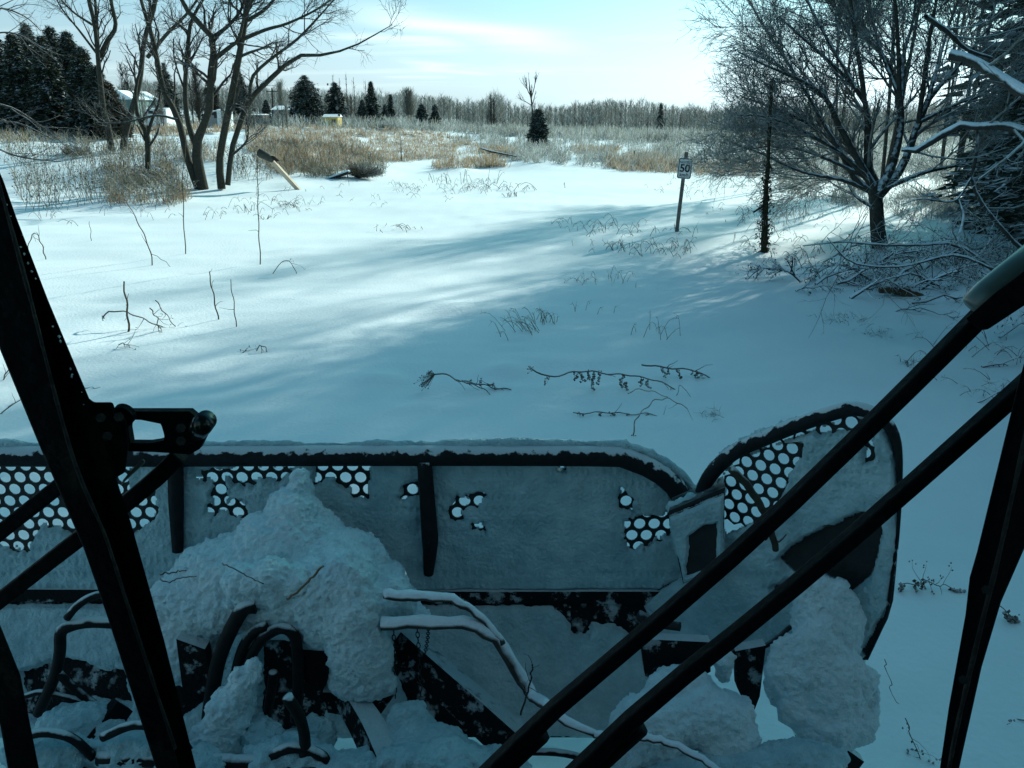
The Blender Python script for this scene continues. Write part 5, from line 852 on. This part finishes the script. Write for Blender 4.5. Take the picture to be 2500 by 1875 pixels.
cprism('corner_post', [(2530, 780), (2482, 950), (2385, 1348), (2367, 1410), (2357, 1500), (2316, 1728), (2288, 1920), (2330, 1920), (2342, 1875), (2397, 1628), (2444, 1470), (2505, 1330), (2580, 1080), (2640, 800)], .88, .05)
mb = MB(); A = smooth_path(np.array([P(x, y, .872) for x, y in ((2530, 950), (2440, 1350), (2400, 1510), (2340, 1760), (2312, 1900))]), 24); tubes(mb, A, .003 * rng.uniform(.8, 1.2, 24), 6); mb.build('rubber_seal', M['rubber'], cab, True)
def arm(name, px, r, Yd, sides=4, mt='black', parent=cab):
    A = smooth_path(np.array([P(p[0], p[1], p[2] if len(p) > 2 else Yd) for p in px]), 10); rr = np.interp(np.linspace(0, 1, 10), np.linspace(0, 1, len(r)), r) * mpp(1200, Yd); mb = MB(); tubes(mb, A, rr, sides, True, rot=.785); o = mb.build(name, M[mt], parent); b = o.modifiers.new("bevel", 'BEVEL'); b.width = .003; b.segments = 2; b.limit_method = 'ANGLE'; return o
def wiper(): return None
arm('wiper_arm', [(1120, 1960), (1356, 1729), (1571, 1548), (1853, 1300), (2124, 1040), (2400, 765)], [34, 29, 27, 27, 27, 28], .95); arm('wiper_arm', [(1310, 1980), (1571, 1729), (1740, 1593), (1921, 1446), (2147, 1254), (2540, 905)], [34, 30, 28, 27, 27, 28], .95)
A = smooth_path(np.array([P(x, y, .97) for x, y in ((1130, 1975), (1240, 1860), (1320, 1785))]), 6); mb = MB(); tubes(mb, A, np.full(6, 31 * mpp(1700, .95)), 8, True); mb.build('arm_sleeve', M['black'], cab, True)
A = smooth_path(np.array([P(x, y, .965) for x, y in ((1330, 1985), (1470, 1850), (1560, 1768))]), 6); mb = MB(); tubes(mb, A, np.full(6, 31 * mpp(1700, .95)), 8, True); mb.build('arm_sleeve', M['black'], cab, True)
# housing at the end of the upper right arm
A = np.array([P(2380, 758, .94), P(2384, 754, .94), P(2420, 722, .94), P(2480, 676, .94), P(2580, 596, .94)]); mb = MB(); tubes(mb, A, np.array([34, 42, 46, 48, 48]) * mpp(700, .94), 20, True, 1.0); o = mb.build('wiper_motor_cover', M['gloss'], cab, True)
cprism('wiper_motor_bracket', [(2357, 778), (2433, 712), (2540, 632), (2540, 720), (2411, 805), (2394, 806)], .915, .03)
arm('wiper_arm', [(440, 1110), (407, 1145), (309, 1228), (199, 1310), (0, 1465), (-60, 1510)], [29, 29, 29, 28, 28, 28], .97); arm('wiper_arm', [(290, 1075), (155, 1178), (0, 1300), (-60, 1350)], [24, 27, 27, 27], .97)
def bx_(x, y): return (150 + x / 4.424, 950 + y / 4.424)
br_o = [bx_(*p) for p in ((560, 242), (780, 241), (1380, 241), (1440, 290), (1540, 400), (1545, 540), (1490, 650), (1385, 705), (1000, 680), (690, 672), (560, 600))]; br_i = [bx_(*p) for p in ((730, 330), (860, 333), (1070, 375), (1085, 410), (1100, 460), (1110, 500), (1110, 552), (1030, 572), (940, 586), (745, 584), (720, 440))]
m = MB(); n = len(br_o); V = [P(x, y, .93) for x, y in br_o] + [P(x, y, .93) for x, y in br_i] + [P(x, y, .93) + np.array([0, .012, 0]) for x, y in br_o] + [P(x, y, .93) + np.array([0, .012, 0]) for x, y in br_i]
i = np.arange(n); j = (i + 1) % n; m.add(V, [np.concatenate([np.stack([i, j, n + j, n + i], 1), np.stack([2 * n + i, 2 * n + j, 3 * n + j, 3 * n + i], 1), np.stack([i, j, 2 * n + j, 2 * n + i], 1), np.stack([n + i, n + j, 3 * n + j, 3 * n + i], 1)])]); m.build('wiper_bracket', M['black'], cab)
cprism('mount_block', [bx_(*p) for p in ((290, 90), (350, 140), (555, 140), (580, 215), (560, 260), (700, 330), (730, 600), (690, 900), (520, 1000), (380, 900), (280, 400))], .90, .05)
mb = MB(); c = P(*bx_(655, 300), .92); tubes(mb, np.array([c, c + np.array([.001, .008, .002])]), np.full(2, 28 * mpp(1000, .92)), 20, True); mb.build('pivot_disc', M['black'], cab)
mb = MB(); c0 = P(*bx_(1440, 480), .935); c1 = P(*bx_(1568, 330), .90); tubes(mb, smooth_path(np.array([c0, c1 - (c1 - c0) * .12, c1]), 3), np.array([25, 26.5, 24]) * mpp(1030, .92), 22, True); mb.build('pivot_cap', M['gloss'] if False else mat('cap_rubber', (.015, .02, .018), .22, spec=.7), cab, True)
for x, y in (bx_(1290, 420), bx_(1290, 560), bx_(620, 300), (246, 1020), (262, 1065), (2408, 1440), (2352, 1660)):
    c = P(x, y, .855 if x > 2000 or y > 1015 else .925); k_ = unit(c - CAM); mb = MB(); tubes(mb, np.array([c - k_ * .004, c + k_ * .003]), np.full(2, .0055), 6, True); mb.build('bolt_head', M['rubber'], cab)
cprism('ice_strip', [bx_(*p) for p in ((640, 1045), (665, 980), (740, 890), (880, 750), (910, 790), (700, 985))], .93, .008, 'ice')
rr = rng.uniform(0, 1, 16); c = np.array([P(np.interp(q, [0, .25, .5, .75, 1], [4, 52, 110, 166, 212]) + rng.normal() * 3 - 4, np.interp(q, [0, .25, .5, .75, 1], [460, 590, 740, 870, 985]) + rng.normal() * 6, .877) for q in rr]); mb = MB(); blobs(mb, c, rng.uniform(.0006, .0022, 16)); mb.build('frost_flecks', M['snow'], cab, kind='stuff')
# glass, roof, walls and nose (they shade the plow; mostly outside the view)
mb = MB(); q = np.array([[-1.0, .62, 2.02], [1.0, .62, 2.02], [1.0, .40, 4.0], [-1.0, .40, 4.0]]); prism(mb, q, (0, .006, .0006)); mb.build('windshield', M['glass'], cab)
dp = [(823, 264, 5), (820, 240, 4), (800, 206, 3), (828, 281, 4), (801, 252, 2)]; mb = None
for x, y, r in dp:
    m = MB(); c = P(x, y, .45); nrm = c - CAM; k = nrm / np.linalg.norm(nrm) ; V = c + _OCT * np.array([1, .35, 1.25]) * r * mpp(y, .45); a = np.arange(14) * 2 * math.pi / 14; u = unit(np.cross(k, [0, 0, 1])); w_ = np.cross(u, k); rr = r * mpp(y, .45)
    V = np.concatenate([[c - k * rr * .4], c + rr * (.75 * u * np.cos(a)[:, None] + .95 * w_ * np.sin(a)[:, None])]); ii = np.arange(14); m.add(V, [np.stack([0 * ii, 1 + ii, 1 + (ii + 1) % 14], 1)]); m.build('water_drop', M['drop'], cab, True)
for nm, c, s in (('roof', (0, -.45, 4.05), (2.3, 2.8, .08)), ('rear_wall', (0, -1.8, 2.6), (2.1, .06, 2.9)), ('side_panel', (-1.10, -.7, 1.7), (.06, 2.1, 1.5)), ('side_panel', (1.10, -.7, 1.7), (.06, 2.1, 1.5)), ('cab_floor', (0, -.6, 1.2), (2.1, 2.3, .08)), ('dashboard', (0, .45, 1.70), (2.1, .5, .5)), ('nose', (0, 1.15, .75), (1.5, 1.3, .7)), ('track', (-.85, -.4, .45), (.5, 3.6, .8)), ('track', (.85, -.4, .45), (.5, 3.6, .8))):
    mb = MB(); box(mb, c, s); o = mb.build(nm, M['black'], cab); b = o.modifiers.new("bevel", 'BEVEL'); b.width = .03; b.segments = 2
